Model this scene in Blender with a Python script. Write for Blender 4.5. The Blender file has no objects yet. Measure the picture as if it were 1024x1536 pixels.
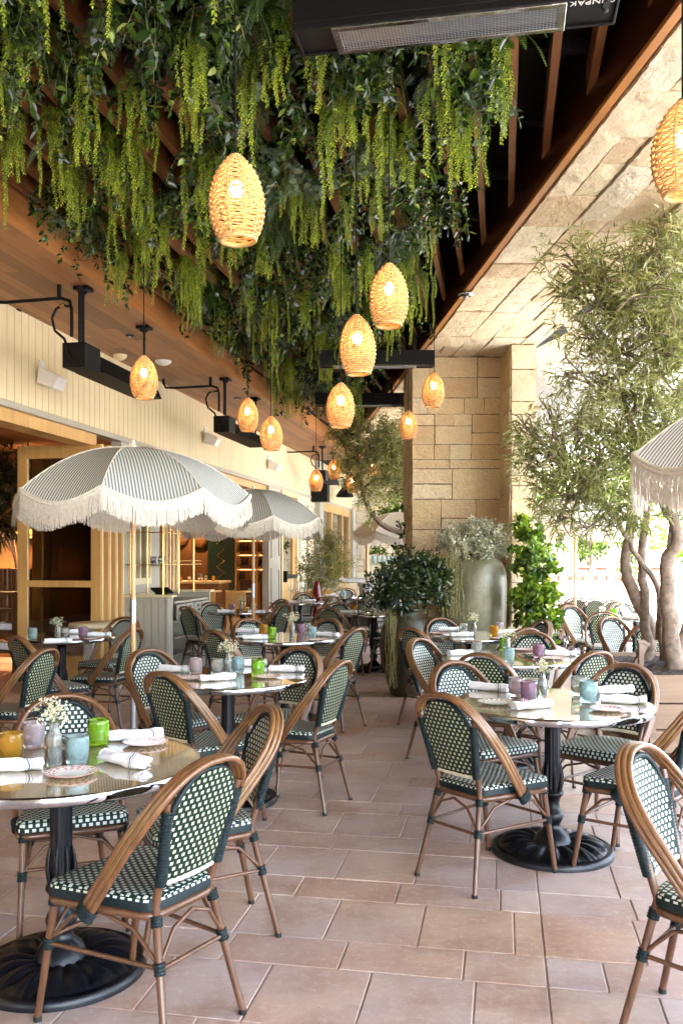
import bpy, math, random
import numpy as np
from mathutils import Vector, Matrix
random.seed(7); rng = np.random.default_rng(7)
sc = bpy.context.scene
COL = sc.collection
PI = math.pi
F, HOR, H = 1320.0, 835.0, 1.485          # lens in photo pixels, horizon row, eye height
def P(px, py, Y): return Vector(((px-512)*Y/F, Y, H-(py-HOR)*Y/F))
def at_z(px, py, z):
    Y = (H-z)*F/(py-HOR); return Vector(((px-512)*Y/F, Y, z))
# ------------------------------------------------------------------ mesh builder
class MB:
    def __init__(s): s.v=[]; s.f=[]; s.m=[]; s.s=[]; s.uv=None; s.var=[]
    def add(s, vs, fs, mat=0, smooth=False, var=None):
        o=len(s.v); s.v.extend([tuple(p) for p in vs]); r = random.random() if var is None else var
        for f in fs:
            s.f.append(tuple(i+o for i in f)); s.m.append(mat); s.s.append(smooth); s.var.append(r)
        return o
    def hexa(s, p, mat=0, var=None):   # p: 4 bottom (ccw), 4 top
        s.add(p, [(3,2,1,0),(4,5,6,7),(0,1,5,4),(1,2,6,5),(2,3,7,6),(3,0,4,7)], mat, var=var)
    def box(s, x0,x1,y0,y1,z0,z1, mat=0, var=None):
        s.hexa([(x0,y0,z0),(x1,y0,z0),(x1,y1,z0),(x0,y1,z0),(x0,y0,z1),(x1,y0,z1),(x1,y1,z1),(x0,y1,z1)], mat, var)
    def prism(s, pts, z0, z1, mat=0):
        n=len(pts); vs=[(x,y,z0) for x,y in pts]+[(x,y,z1) for x,y in pts]
        s.add(vs, [tuple(range(n-1,-1,-1)), tuple(range(n,2*n))]+[(i,(i+1)%n,n+(i+1)%n,n+i) for i in range(n)], mat)
    def tube(s, pts, r, n=8, mat=0, closed=False, caps=True, smooth=True, flat=1.0):
        pts=[Vector(p) for p in pts]; k=len(pts)
        rs = r if hasattr(r,'__len__') else [r]*k
        vs=[]; up=None
        for i,p in enumerate(pts):
            if closed: t=(pts[(i+1)%k]-pts[i-1])
            else: t=(pts[min(i+1,k-1)]-pts[max(i-1,0)])
            if t.length<1e-9: t=Vector((0,0,1))
            t.normalize()
            if up is None:
                up = Vector((0,0,1)) if abs(t.z)<.9 else Vector((1,0,0))
            a = (up - t*up.dot(t))
            if a.length<1e-5: a = t.orthogonal()
            a.normalize(); b=t.cross(a); up=a
            for j in range(n):
                q=2*PI*j/n; vs.append(p+(a*math.cos(q)*flat+b*math.sin(q))*rs[i])
        fs=[]
        for i in range(k if closed else k-1):
            i2=(i+1)%k
            for j in range(n):
                j2=(j+1)%n; fs.append((i*n+j,i*n+j2,i2*n+j2,i2*n+j))
        o=s.add(vs,fs,mat,smooth)
        if caps and not closed:
            s.add([vs[j] for j in range(n)],[tuple(range(n-1,-1,-1))],mat)
            s.add([vs[(k-1)*n+j] for j in range(n)],[tuple(range(n))],mat)
    def lathe(s, prof, n=24, c=(0,0,0), mat=0, smooth=True, flute=None):
        vs=[]; k=len(prof)
        for (r,z) in prof:
            for j in range(n):
                q=2*PI*j/n; rr=r
                if flute: rr=r*(1+flute(q,z))
                vs.append((c[0]+rr*math.cos(q),c[1]+rr*math.sin(q),c[2]+z))
        fs=[(i*n+j,i*n+(j+1)%n,(i+1)*n+(j+1)%n,(i+1)*n+j) for i in range(k-1) for j in range(n)]
        s.add(vs,fs,mat,smooth)
    def sphere(s, c, r, n=10, mat=0, sz=1.0):
        prof=[(max(1e-4,r*math.sin(PI*i/n)), -r*sz*math.cos(PI*i/n)) for i in range(n+1)]
        s.lathe(prof, n+4, c, mat)
    def xf(s, M, start=0):
        for i in range(start,len(s.v)): s.v[i]=tuple(M@Vector(s.v[i]))
    def build(s, name, mats, parent=None, uvf=None, bevel=0, origin=None):
        me=bpy.data.meshes.new(name)
        v=s.v
        if origin is not None: v=[(a-origin[0],b-origin[1],c-origin[2]) for a,b,c in v]
        me.from_pydata(v,[],s.f)
        if not isinstance(mats,(list,tuple)): mats=[mats]
        for m in mats: me.materials.append(m)
        me.polygons.foreach_set('material_index', s.m)
        me.polygons.foreach_set('use_smooth', s.s)
        at=me.attributes.new('var','FLOAT','FACE'); at.data.foreach_set('value', s.var)
        if uvf:
            ul=me.uv_layers.new(name='UVMap')
            for pl in me.polygons:
                for li in pl.loop_indices:
                    ul.data[li].uv=uvf(me.vertices[me.loops[li].vertex_index].co, pl)
        me.update()
        o=bpy.data.objects.new(name,me); COL.objects.link(o)
        if parent is not None: o.parent=parent
        elif origin is not None: o.location=origin
        if bevel:
            b=o.modifiers.new('bevel','BEVEL'); b.width=bevel; b.segments=2; b.limit_method='ANGLE'
        return o
def tag(o, label=None, cat=None, group=None, kind=None):
    if label: o['label']=label
    if cat: o['category']=cat
    if group: o['group']=group
    if kind: o['kind']=kind
    return o
def empty(name, loc=(0,0,0), rz=0, label=None, cat=None, group=None):
    o=bpy.data.objects.new(name,None); COL.objects.link(o); o.location=loc; o.rotation_euler=(0,0,rz); o.empty_display_size=.1
    return tag(o,label,cat,group)
def copy_tree(o, parent=None):
    c=o.copy(); COL.objects.link(c)
    if parent is not None: c.parent=parent
    for ch in list(o.children): copy_tree(ch,c)
    return c
first_used={}
def place(proto, loc, rz=0, label=None, group=None, scale=None):
    """first call moves the prototype itself, later calls copy it"""
    if proto.name in first_used: o=copy_tree(proto)
    else: o=proto; first_used[proto.name]=1
    o.location=loc; o.rotation_euler=(0,0,rz)
    if scale: o.scale=(scale,)*3 if not hasattr(scale,'__len__') else scale
    if label: o['label']=label
    if group: o['group']=group
    return o
# ------------------------------------------------------------------ materials
class NT:
    def __init__(s, name):
        s.mat=bpy.data.materials.new(name); s.mat.use_nodes=True; s.t=s.mat.node_tree; s.t.nodes.clear()
        s.out=s.t.nodes.new('ShaderNodeOutputMaterial'); s.b=None
    def n(s, typ, **kw):
        nd=s.t.nodes.new(typ)
        for k,v in kw.items(): setattr(nd,k,v)
        return nd
    def l(s,a,b): s.t.links.new(a,b)
    def setin(s, nd, key, val):
        if isinstance(val, bpy.types.NodeSocket): s.l(val, nd.inputs[key])
        else: nd.inputs[key].default_value = val
    def math(s, op, a, b=0, c=None):
        nd=s.n('ShaderNodeMath', operation=op); s.setin(nd,0,a); s.setin(nd,1,b)
        if c is not None: s.setin(nd,2,c)
        return nd.outputs[0]
    def coord(s, kind='Object'): return s.n('ShaderNodeTexCoord').outputs[kind]
    def noise(s, scale, detail=4, rough=.55, vec=None, out='Fac', dist=0):
        nd=s.n('ShaderNodeTexNoise'); nd.inputs['Scale'].default_value=scale; nd.inputs['Detail'].default_value=detail
        nd.inputs['Roughness'].default_value=rough; nd.inputs['Distortion'].default_value=dist
        if vec is not None: s.l(vec, nd.inputs['Vector'])
        return nd.outputs[out]
    def scaled(s, vec, sc_):
        nd=s.n('ShaderNodeMapping'); nd.inputs['Scale'].default_value=sc_; s.l(vec,nd.inputs['Vector']); return nd.outputs[0]
    def ramp(s, fac, stops, interp='LINEAR'):
        nd=s.n('ShaderNodeValToRGB'); s.l(fac, nd.inputs[0]); cr=nd.color_ramp; cr.interpolation=interp
        while len(cr.elements)<len(stops): cr.elements.new(.5)
        for e,(p,c) in zip(cr.elements,stops): e.position=p; e.color=(*c,1)
        return nd.outputs[0]
    def mix(s, fac, a, b, blend='MIX'):
        nd=s.n('ShaderNodeMix', data_type='RGBA', blend_type=blend)
        s.setin(nd,0,fac)
        for k,v in ((6,a),(7,b)):
            if isinstance(v,(tuple,list)): nd.inputs[k].default_value=(*v[:3],1)
            else: s.l(v,nd.inputs[k])
        return nd.outputs[2]
    def attr(s,name): return s.n('ShaderNodeAttribute', attribute_name=name).outputs['Fac']
    def bump(s, h, strength=.3, dist=.01):
        nd=s.n('ShaderNodeBump'); nd.inputs['Strength'].default_value=strength; nd.inputs['Distance'].default_value=dist
        s.l(h,nd.inputs['Height']); return nd.outputs[0]
    def bsdf(s, color, rough=.5, metal=0, normal=None, **kw):
        b=s.n('ShaderNodeBsdfPrincipled'); s.b=b
        if isinstance(color,(tuple,list)): b.inputs['Base Color'].default_value=(*color[:3],1)
        else: s.l(color,b.inputs['Base Color'])
        s.setin(b,'Roughness',rough); s.setin(b,'Metallic',metal)
        if normal is not None: s.l(normal,b.inputs['Normal'])
        for k,v in kw.items(): s.setin(b,k.replace('_',' '),v)
        s.l(b.outputs[0], s.out.inputs[0]); return b
def simple(name, color, rough=.5, metal=0, nscale=30, namp=.15, bump=.0, **kw):
    t=NT(name); co=t.coord()
    f=t.noise(nscale,4,.6,co)
    d=[c*(1-namp) for c in color]; h=[min(1,c*(1+namp)) for c in color]
    c=t.ramp(f,[(.3,d),(.7,h)])
    nm=t.bump(f,bump,.004) if bump else None
    t.bsdf(c,rough,metal,nm,**kw); return t.mat
def wood(name, dark, light, rough=.4, grain=(1,1,.06), scale=28, coat=0.0):
    t=NT(name); co=t.scaled(t.coord(),grain)
    f=t.noise(scale,5,.6,co,dist=.6); g=t.noise(2.2,2,.5,t.coord())
    c=t.ramp(f,[(.3,dark),(.7,light)])
    c=t.mix(.35,c,t.ramp(g,[(.3,[x*.7 for x in light]),(.7,light)]),'MIX')
    t.bsdf(c,rough,0,t.bump(f,.15,.003),Coat_Weight=coat); return t.mat
def leafmat(name, stops, rough=.45, trans=.35):
    t=NT(name); v=t.attr('var'); c=t.ramp(v,stops)
    b=t.bsdf(c,rough); tr=t.n('ShaderNodeBsdfTranslucent')
    c2=t.mix(.5,c,(1,1,.3),'MULTIPLY'); t.l(c2,tr.inputs[0])
    m=t.n('ShaderNodeMixShader'); m.inputs[0].default_value=trans
    t.l(b.outputs[0],m.inputs[1]); t.l(tr.outputs[0],m.inputs[2]); t.l(m.outputs[0],t.out.inputs[0]); return t.mat
def emis(name,color,strength):
    t=NT(name); e=t.n('ShaderNodeEmission'); e.inputs[0].default_value=(*color,1); e.inputs[1].default_value=strength
    t.l(e.outputs[0],t.out.inputs[0]); return t.mat
def paneglass(name, refl=.18, tint=(.9,.93,.9), rough=.02):
    t=NT(name); g=t.n('ShaderNodeBsdfGlossy'); g.inputs['Roughness'].default_value=rough; g.inputs[0].default_value=(1,1,1,1)
    tr=t.n('ShaderNodeBsdfTransparent'); tr.inputs[0].default_value=(*tint,1)
    lw=t.n('ShaderNodeFresnel'); lw.inputs[0].default_value=1.5
    fac=t.math('ADD',lw.outputs[0],refl); fac=t.math('MINIMUM',fac,1)
    m=t.n('ShaderNodeMixShader'); t.l(fac,m.inputs[0]); t.l(tr.outputs[0],m.inputs[1]); t.l(g.outputs[0],m.inputs[2]); t.l(m.outputs[0],t.out.inputs[0]); return t.mat
def weave(name, dark, light, pu=.0265, pv=.0190, du=.27, dv=.33):
    t=NT(name); uv=t.coord('UV'); s=t.n('ShaderNodeSeparateXYZ'); t.l(uv,s.inputs[0])
    v=t.math('DIVIDE',s.outputs[1],pv); row=t.math('FLOOR',v)
    u=t.math('ADD',t.math('DIVIDE',s.outputs[0],pu),t.math('MULTIPLY',row,.5))
    a=t.math('ABSOLUTE',t.math('SUBTRACT',t.math('FRACT',u),.5)); b=t.math('ABSOLUTE',t.math('SUBTRACT',t.math('FRACT',v),.5))
    m=t.math('MULTIPLY',t.math('LESS_THAN',a,du),t.math('LESS_THAN',b,dv))
    h=t.math('SUBTRACT',1,t.math('ADD',t.math('MULTIPLY',a,1.2),t.math('MULTIPLY',b,1.2)))
    h=t.math('ADD',t.math('MULTIPLY',h,m),t.math('MULTIPLY',t.math('SINE',t.math('MULTIPLY',u,PI*2)),.15))
    n=t.noise(60,3,.6,t.coord()); d2=t.mix(n,dark,[x*1.6 for x in dark]); l2=t.mix(n,light,[x*.8 for x in light])
    c=t.mix(m,d2,l2)
    t.bsdf(c,.45,0,t.bump(h,.5,.004),Specular_IOR_Level=.22); return t.mat
M={}
M['rattan']=wood('rattan_brown',(.058,.023,.009),(.205,.090,.038),.28,(1,1,.15),40,.25)
M['leg']=wood('leg_brown',(.045,.018,.009),(.14,.060,.028),.3,(1,1,.1),40,.2)
M['gold']=simple('gold_inlay',(.34,.23,.05),.4)
M['bind']=simple('dark_teal_binding',(.004,.012,.014),.5,0,200,.4,.4,Specular_IOR_Level=.3)
M['weave']=weave('woven_green_front',(.0035,.015,.015),(.66,.68,.58))
M['weave_shaded']=weave('woven_green_back_shaded',(.0035,.012,.008),(.52,.54,.36),du=.23,dv=.28)  # rear of the same weave: smaller dots, shade put into duller, yellower colours
M['cream']=simple('cream_rail',(.68,.63,.48),.45)
M['rubber']=simple('black_rubber',(.004,.004,.004),.6)
M['iron']=simple('cast_iron',(.006,.0065,.010),.34,.3,60,.3,.15)
M['steel']=simple('polished_steel',(.55,.56,.58),.07,1,14,.25,.25)
M['black']=simple('black_powdercoat',(.004,.004,.004),.5,Specular_IOR_Level=.2)
M['white']=simple('white_plastic',(.75,.73,.68),.4,0,10,.04)
M['porcelain']=simple('porcelain',(.82,.80,.76),.12,0,10,.03)
M['brass']=simple('brass',(.75,.55,.22),.2,1,20,.1)
def tabletop_mat():
    t=NT('tabletop_laminate'); co=t.coord()
    f=t.noise(9,6,.65,co); g=t.noise(90,3,.6,co)
    c=t.ramp(f,[(.3,(.30,.24,.13)),(.55,(.40,.33,.19)),(.75,(.46,.39,.25))])
    c=t.mix(t.math('MULTIPLY',g,.3),c,(.25,.19,.1))
    t.bsdf(c,.06,.0,None,Coat_Weight=1.0,Coat_Roughness=.03,Specular_IOR_Level=.9); return t.mat
M['top']=tabletop_mat()
def glassy(name,col,trans=.78,rough=.1):
    t=NT(name); co=t.coord(); w=t.noise(70,2,.5,co)
    b=t.bsdf(col,rough,0,t.bump(w,.35,.003),Transmission_Weight=trans,IOR=1.4); return t.mat
GL={'green':glassy('green_glass',(.45,.86,.04)),'blue':glassy('pale_blue_glass',(.62,.88,.93)),'orange':glassy('amber_glass',(.98,.52,.04)),
    'pink':glassy('pink_glass',(.88,.72,.77)),'purple':glassy('plum_glass',(.55,.32,.46)),'clear':glassy('clear_glass',(.9,.94,.9),.9)}
def napkin_mat():
    t=NT('napkin_cloth'); co=t.coord(); s=t.n('ShaderNodeSeparateXYZ'); t.l(co,s.inputs[0])
    x=t.math('ADD',s.outputs[0],t.math('MULTIPLY',s.outputs[1],.5))
    m=None
    for c0,w in ((.055,.0026),(.046,.0010),(.064,.0010)):
        k=t.math('LESS_THAN',t.math('ABSOLUTE',t.math('SUBTRACT',x,c0)),w); m=k if m is None else t.math('MAXIMUM',m,k)
    n=t.noise(25,4,.6,co); base=t.mix(n,(.72,.72,.78),(.86,.85,.86))
    c=t.mix(m,base,(.05,.09,.16)); t.bsdf(c,.85,0,t.bump(n,.4,.006),Sheen_Weight=.2); return t.mat
M['napkin']=napkin_mat()
def plate_mat(name,col):
    t=NT(name); co=t.coord(); s=t.n('ShaderNodeSeparateXYZ'); t.l(co,s.inputs[0])
    r=t.math('SQRT',t.math('ADD',t.math('MULTIPLY',s.outputs[0],s.outputs[0]),t.math('MULTIPLY',s.outputs[1],s.outputs[1])))
    band=t.math('MULTIPLY',t.math('GREATER_THAN',r,.062),t.math('LESS_THAN',r,.098))
    ang=t.math('ARCTAN2',s.outputs[1],s.outputs[0])
    w=t.math('GREATER_THAN',t.math('ADD',t.math('SINE',t.math('MULTIPLY',ang,18)),t.math('SINE',t.math('ADD',t.math('MULTIPLY',r,420),t.math('MULTIPLY',ang,9)))),.15)
    nz=t.math('GREATER_THAN',t.noise(70,2,.5,co),.42)
    m=t.math('MULTIPLY',band,t.math('MULTIPLY',w,nz))
    edge=t.math('MULTIPLY',t.math('GREATER_THAN',r,.101),1)
    m=t.math('MAXIMUM',m,edge)
    c=t.mix(t.math('MULTIPLY',m,.85),(.82,.80,.77),col); t.bsdf(c,.12); return t.mat
M['platered']=plate_mat('red_rim_porcelain',(.62,.10,.06)); M['plategreen']=plate_mat('green_rim_porcelain',(.20,.19,.06))
def stonemat():
    t=NT('rough_limestone'); co=t.coord(); v=t.attr('var')
    base=t.ramp(v,[(0,(.66,.43,.20)),(.3,(.86,.66,.37)),(.6,(.90,.77,.52)),(.8,(.76,.53,.28)),(1,(.82,.70,.50))])
    n=t.noise(8,7,.7,co); n2=t.noise(38,6,.75,co); n3=t.noise(2.2,3,.6,co); n4=t.noise(15,5,.7,co,dist=.6)
    c=t.mix(t.ramp(n,[(.35,(.35,.35,.35)),(.7,(.0,.0,.0))]),base,(.86,.74,.54))
    c=t.mix(t.ramp(n2,[(.33,(.5,.5,.5)),(.44,(0,0,0))]),c,(.46,.32,.17))
    c=t.mix(t.ramp(n4,[(.52,(0,0,0)),(.68,(.45,.45,.45))]),c,(.60,.42,.22)); c=t.mix(t.math('MULTIPLY',n3,.3),c,(.5,.45,.38))
    h=t.math('ADD',t.math('MULTIPLY',n,1.0),t.math('MULTIPLY',n2,.4))
    t.bsdf(c,.85,0,t.bump(h,1.0,.055)); return t.mat
M['stone']=stonemat()
M['mortar']=simple('mortar',(.17,.12,.07),.9,0,40,.2,.3)
def tilemat():
    t=NT('terracotta_tile'); co=t.coord(); v=t.attr('var')
    base=t.ramp(v,[(0,(.41,.235,.155)),(.2,(.50,.35,.275)),(.45,(.56,.44,.375)),(.7,(.47,.375,.345)),(.85,(.55,.40,.30)),(1,(.50,.32,.22))])
    n=t.noise(3.2,5,.6,co); n2=t.noise(26,5,.7,co); n3=t.noise(1.1,3,.6,co)
    c=t.mix(t.ramp(n,[(.38,(.8,.8,.8)),(.60,(0,0,0))]),base,(.34,.20,.14))
    n4=t.noise(75,3,.6,co); c=t.mix(t.ramp(n4,[(.30,(.5,.5,.5)),(.36,(0,0,0))]),c,(.22,.14,.10))
    n5=t.noise(.9,5,.7,co,dist=1.2); c=t.mix(t.ramp(n5,[(.54,(0,0,0)),(.62,(.45,.45,.45)),(.68,(.1,.1,.1))]),c,(.30,.20,.155))
    c=t.mix(t.ramp(n2,[(.5,(0,0,0)),(.8,(.55,.55,.55))]),c,(.70,.62,.58))
    c=t.mix(t.math('MULTIPLY',t.ramp(n3,[(.42,(0,0,0)),(.65,(1,1,1))]),.55),c,(.44,.37,.37))
    rg=t.math('ADD',.20,t.math('MULTIPLY',n,.34))
    t.bsdf(c,rg,0,t.bump(t.math('ADD',n,t.math('MULTIPLY',n2,.4)),.12,.01)); return t.mat
M['tile']=tilemat()
M['grout']=simple('grout',(.40,.31,.26),.9,0,50,.15)
M['paving']=simple('pale_paving',(.46,.45,.43),.8,0,2,.12)
def plankmat(name,dark,light,w=.14,ang=0,rough=.35,coat=.3):
    t=NT(name); co=t.coord(); mp=t.n('ShaderNodeMapping'); mp.inputs['Rotation'].default_value=(0,0,ang); t.l(co,mp.inputs[0])
    s=t.n('ShaderNodeSeparateXYZ'); t.l(mp.outputs[0],s.inputs[0])
    u=t.math('DIVIDE',s.outputs[0],w); idx=t.math('FLOOR',u)
    wn=t.n('ShaderNodeTexWhiteNoise'); wn.noise_dimensions='2D'
    cb=t.n('ShaderNodeCombineXYZ'); t.l(idx,cb.inputs[0])
    seg=t.math('FLOOR',t.math('DIVIDE',t.math('ADD',s.outputs[1],t.math('MULTIPLY',idx,1.37)),1.9)); t.l(seg,cb.inputs[1])
    t.l(cb.outputs[0],wn.inputs['Vector'])
    g=t.noise(20,5,.6,t.scaled(mp.outputs[0],(1.5,.08,1)),dist=.5)
    k=t.math('ADD',t.math('MULTIPLY',wn.outputs['Value'],.6),t.math('MULTIPLY',g,.5))
    c=t.ramp(k,[(.15,dark),(.85,light)])
    fr=t.math('FRACT',u); gap=t.math('LESS_THAN',t.math('ABSOLUTE',t.math('SUBTRACT',fr,.5)),.485)
    c=t.mix(gap,[x*.35 for x in dark],c)
    t.bsdf(c,rough,0,t.bump(t.math('ADD',g,gap),.2,.004),Coat_Weight=coat,Coat_Roughness=.25); return t.mat
M['ceil']=plankmat('ceiling_planks',(.13,.045,.012),(.34,.14,.042),.14,math.radians(10.4),.5,.08)
M['fascia']=wood('fascia_wood',(.20,.07,.016),(.42,.17,.045),.45,(.08,.08,1),18,.1)
M['fasciad']=wood('dark_stained_fascia',(.012,.004,.002),(.035,.011,.005),.3,(.1,.1,1),14,.2)
M['rafter']=wood('rafter_wood',(.10,.035,.011),(.23,.085,.027),.5,(1,.05,1),16)
M['deck']=simple('black_roof_deck',(.002,.002,.002),.8)
M['pine']=wood('pine_frame',(.50,.27,.08),(.70,.42,.15),.35,(1,1,.05),16,.3)
M['pinel']=wood('pale_pine_edge',(.60,.42,.20),(.75,.56,.32),.4,(1,1,.05),16,.1)
M['beige']=simple('beige_paint',(.72,.60,.38),.5,0,3,.05)
M['greige']=simple('grey_beige_paint',(.40,.37,.31),.5,0,3,.05)
M['glass']=paneglass('door_glass',.20,(.75,.72,.62)); M['mirrorglass']=paneglass('window_glass',.45,(.7,.75,.7))
M['glassshelf']=paneglass('shelf_glass',.2,(.8,.95,.9))
M['soil']=simple('soil_mulch',(.045,.028,.018),.95,0,60,.6,.9)
M['bark']=simple('grey_brown_bark',(.20,.145,.11),.9,0,22,.45,.8)
M['planter']=wood('planter_cedar',(.14,.085,.05),(.27,.175,.115),.75,(.05,1,1),20)
M['fringe']=simple('cotton_fringe',(.64,.59,.52),.9,0,40,.12)
M['polewood']=wood('pole_ash_wood',(.40,.21,.09),(.56,.33,.16),.4,(1,1,.05),20,.2)
M['alu']=simple('brushed_aluminium',(.45,.47,.5),.35,.9,20,.1)
M['cane']=simple('woven_cane',(.56,.34,.14),.6,0,60,.25,.3)
M['bulb']=emis('lamp_bulb',(1,.60,.26),6.5)
M['darkwood']=wood('dark_interior_wood',(.05,.02,.01),(.13,.06,.025),.4,(1,1,.1),16)
M['warmwall']=wood('warm_interior_panel',(.12,.048,.015),(.21,.095,.034),.4,(1,1,.1),10,.2)
def glaze(name,c1,c2,c3,rough=.5):
    t=NT(name); co=t.coord(); s=t.n('ShaderNodeSeparateXYZ'); t.l(co,s.inputs[0])
    n=t.noise(5,6,.7,t.scaled(co,(1,1,.35)),dist=.4); n2=t.noise(40,5,.7,t.scaled(co,(1,1,.4)))
    k=t.math('ADD',t.math('MULTIPLY',n,.8),t.math('MULTIPLY',n2,.35))
    c=t.ramp(k,[(.35,c1),(.55,c2),(.75,c3)])
    band=t.ramp(t.math('ADD',s.outputs[2],t.math('MULTIPLY',n,.12)),[(0,(1,1,1)),(.98,(1,1,1)),(1,(0,0,0))])
    t.bsdf(c,rough,0,t.bump(n2,.25,.004),Coat_Weight=.15,Coat_Roughness=.2); return t.mat
M['jarbrown']=glaze('olive_brown_glaze',(.012,.009,.004),(.032,.024,.010),(.065,.048,.020))
M['jargreen']=glaze('mottled_sage_glaze',(.055,.055,.032),(.125,.118,.065),(.23,.205,.125),.42)
M['terracotta']=simple('terracotta_pot',(.52,.27,.16),.8,0,10,.12)
LM={}
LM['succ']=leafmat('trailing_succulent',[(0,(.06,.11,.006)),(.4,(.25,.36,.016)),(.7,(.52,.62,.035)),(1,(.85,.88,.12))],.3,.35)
LM['fern']=leafmat('fern_leaf',[(0,(.006,.016,.003)),(.6,(.035,.080,.009)),(.85,(.12,.20,.02)),(1,(.26,.36,.05))],.3,.25)
LM['ivy']=leafmat('broad_leaf',[(0,(.005,.012,.003)),(.55,(.022,.050,.007)),(.8,(.12,.20,.022)),(1,(.42,.50,.12))],.25,.25)
LM['dusty']=leafmat('dusty_grey_leaf',[(0,(.06,.10,.06)),(1,(.18,.22,.13))],.6,.2)
LM['olive']=leafmat('willow_leaf',[(0,(.12,.135,.035)),(.45,(.30,.32,.11)),(.8,(.50,.50,.26)),(1,(.70,.68,.46))],.4,.45)
LM['dark']=leafmat('dark_shrub_leaf',[(0,(.008,.018,.005)),(.7,(.026,.050,.009)),(1,(.08,.12,.025))],.3,.2)
LM['bay']=leafmat('olive_yellow_leaf',[(0,(.12,.12,.03)),(.6,(.25,.23,.06)),(1,(.40,.34,.10))],.5,.3)
LM['silver']=leafmat('silver_foliage',[(0,(.30,.31,.22)),(.6,(.46,.46,.34)),(1,(.62,.60,.46))],.7,.25)
LM['climb']=leafmat('climber_leaf',[(0,(.02,.05,.008)),(.4,(.08,.15,.015)),(.75,(.22,.34,.03)),(1,(.42,.52,.06))],.4,.4)
LM['tail']=leafmat('trailing_tail',[(0,(.20,.19,.07)),(1,(.42,.39,.17))],.6,.25)
LM['bloom']=leafmat('white_blossom',[(0,(.60,.55,.40)),(1,(.85,.82,.70))],.7,.3)
LM['stem']=simple('green_stem',(.12,.16,.05),.6)
SKY=0.15; SUN=4.6; EXPO=4.22
# ------------------------------------------------------------------ foliage
def unit(a): return a/np.maximum(np.linalg.norm(a,axis=1,keepdims=True),1e-9)
def leaf_object(name, base, dirs, nrm, L, W, mat, parent=None, shape=6, var=None, extra=None, droop=.15):
    """one mesh of many small leaves; base,dirs,nrm (N,3)"""
    base=np.asarray(base,float); N=len(base)
    d=unit(np.asarray(dirs,float)); L=np.broadcast_to(L,(N,)).reshape(N,1); W=np.broadcast_to(W,(N,)).reshape(N,1)
    s=unit(np.cross(d,nrm)); up=np.cross(s,d)
    dz=np.zeros((N,3)); dz[:,2]=-1
    if shape==4:
        V=np.stack([base, base+d*L*.45+s*W*.5+up*W*.12, base+d*L+dz*L*droop, base+d*L*.45-s*W*.5+up*W*.12],1)
        k=4
    else:
        V=np.stack([base, base+d*L*.25+s*W*.42+up*W*.12, base+d*L*.62+s*W*.40+up*W*.12+dz*L*droop*.4, base+d*L+dz*L*droop,
                    base+d*L*.62-s*W*.40+up*W*.12+dz*L*droop*.4, base+d*L*.25-s*W*.42+up*W*.12],1); k=6
    V=V.reshape(-1,3)
    if k==4: Fc=np.arange(N*4).reshape(N,4); tot=4
    else:
        b=np.arange(N)[:,None]*6; Fc=np.concatenate([b+np.array([[0,1,2,3]]), b+np.array([[0,3,4,5]])],1).reshape(-1,4); tot=4
    var=np.asarray(rng.random(N) if var is None else var)
    fv=var if k==4 else np.repeat(var,2)
    me=bpy.data.meshes.new(name); nv0=len(V)
    mats=[mat]; midx=np.zeros(len(Fc),int)
    if extra is not None:                       # stems: an MB whose quads are appended
        ev=np.array(extra.v); V=np.concatenate([V,ev]) 
        ef=[f for f in extra.f if len(f)==4]; ef=np.array(ef)+nv0
        Fc=np.concatenate([Fc,ef]); fv=np.concatenate([fv,np.full(len(ef),.3)]); midx=np.concatenate([midx,np.ones(len(ef),int)])
        mats.append(LM['stem'])
    me.vertices.add(len(V)); me.vertices.foreach_set('co',V.ravel())
    me.loops.add(len(Fc)*4); me.loops.foreach_set('vertex_index',Fc.ravel())
    me.polygons.add(len(Fc)); me.polygons.foreach_set('loop_start',np.arange(len(Fc))*4)
    try: me.polygons.foreach_set('loop_total',np.full(len(Fc),4))
    except Exception: pass
    for m in mats: me.materials.append(m)
    me.polygons.foreach_set('material_index',midx.astype(np.int32))
    at=me.attributes.new('var','FLOAT','FACE'); at.data.foreach_set('value',fv.astype(np.float32))
    me.update(calc_edges=True); me.validate()
    o=bpy.data.objects.new(name,me); COL.objects.link(o)
    if parent is not None: o.parent=parent
    return o
def rdir(n): return unit(rng.normal(size=(n,3)))
def trailing(name):
    """dense bunch of hanging bead-like succulent strands; top at origin"""
    B=[];D=[];L=[];V=[]
    ns=int(rng.integers(7,14)); mb=MB()
    for s in range(ns):
        ln=rng.uniform(.16,.40)+(.22*rng.random() if rng.random()<.4 else 0); x0,y0=rng.normal(0,.042,2); ph=rng.uniform(0,6.28); vv=rng.random()
        n=int(ln/.0042); t=np.linspace(0,1,n); z=-t*ln+.05*(1-t)
        out=rng.uniform(.01,.07); a=rng.uniform(0,6.28)
        x=x0+out*np.cos(a)*np.minimum(t*4,1)+.008*np.sin(t*9+ph); y=y0+out*np.sin(a)*np.minimum(t*4,1)+.008*np.cos(t*8+ph)
        q=np.arange(n)*2.4+ph; d=np.stack([np.cos(q),np.sin(q),-.55*np.ones(n)],1)
        B.append(np.stack([x,y,z],1)); D.append(d); sz=(.026*(1-.35*t))*rng.uniform(.8,1.15,n); L.append(sz)
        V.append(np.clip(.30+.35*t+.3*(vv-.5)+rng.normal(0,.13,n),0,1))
        mb.tube([(x[i],y[i],z[i]) for i in np.linspace(0,n-1,6).astype(int)],.002,4,caps=False)
    B=np.concatenate(B);D=np.concatenate(D);L=np.concatenate(L);V=np.concatenate(V)
    return leaf_object(name,B,D,np.tile([0,0,1.],(len(B),1)),L,L*.62,LM['succ'],shape=4,var=V,extra=mb)
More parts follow.
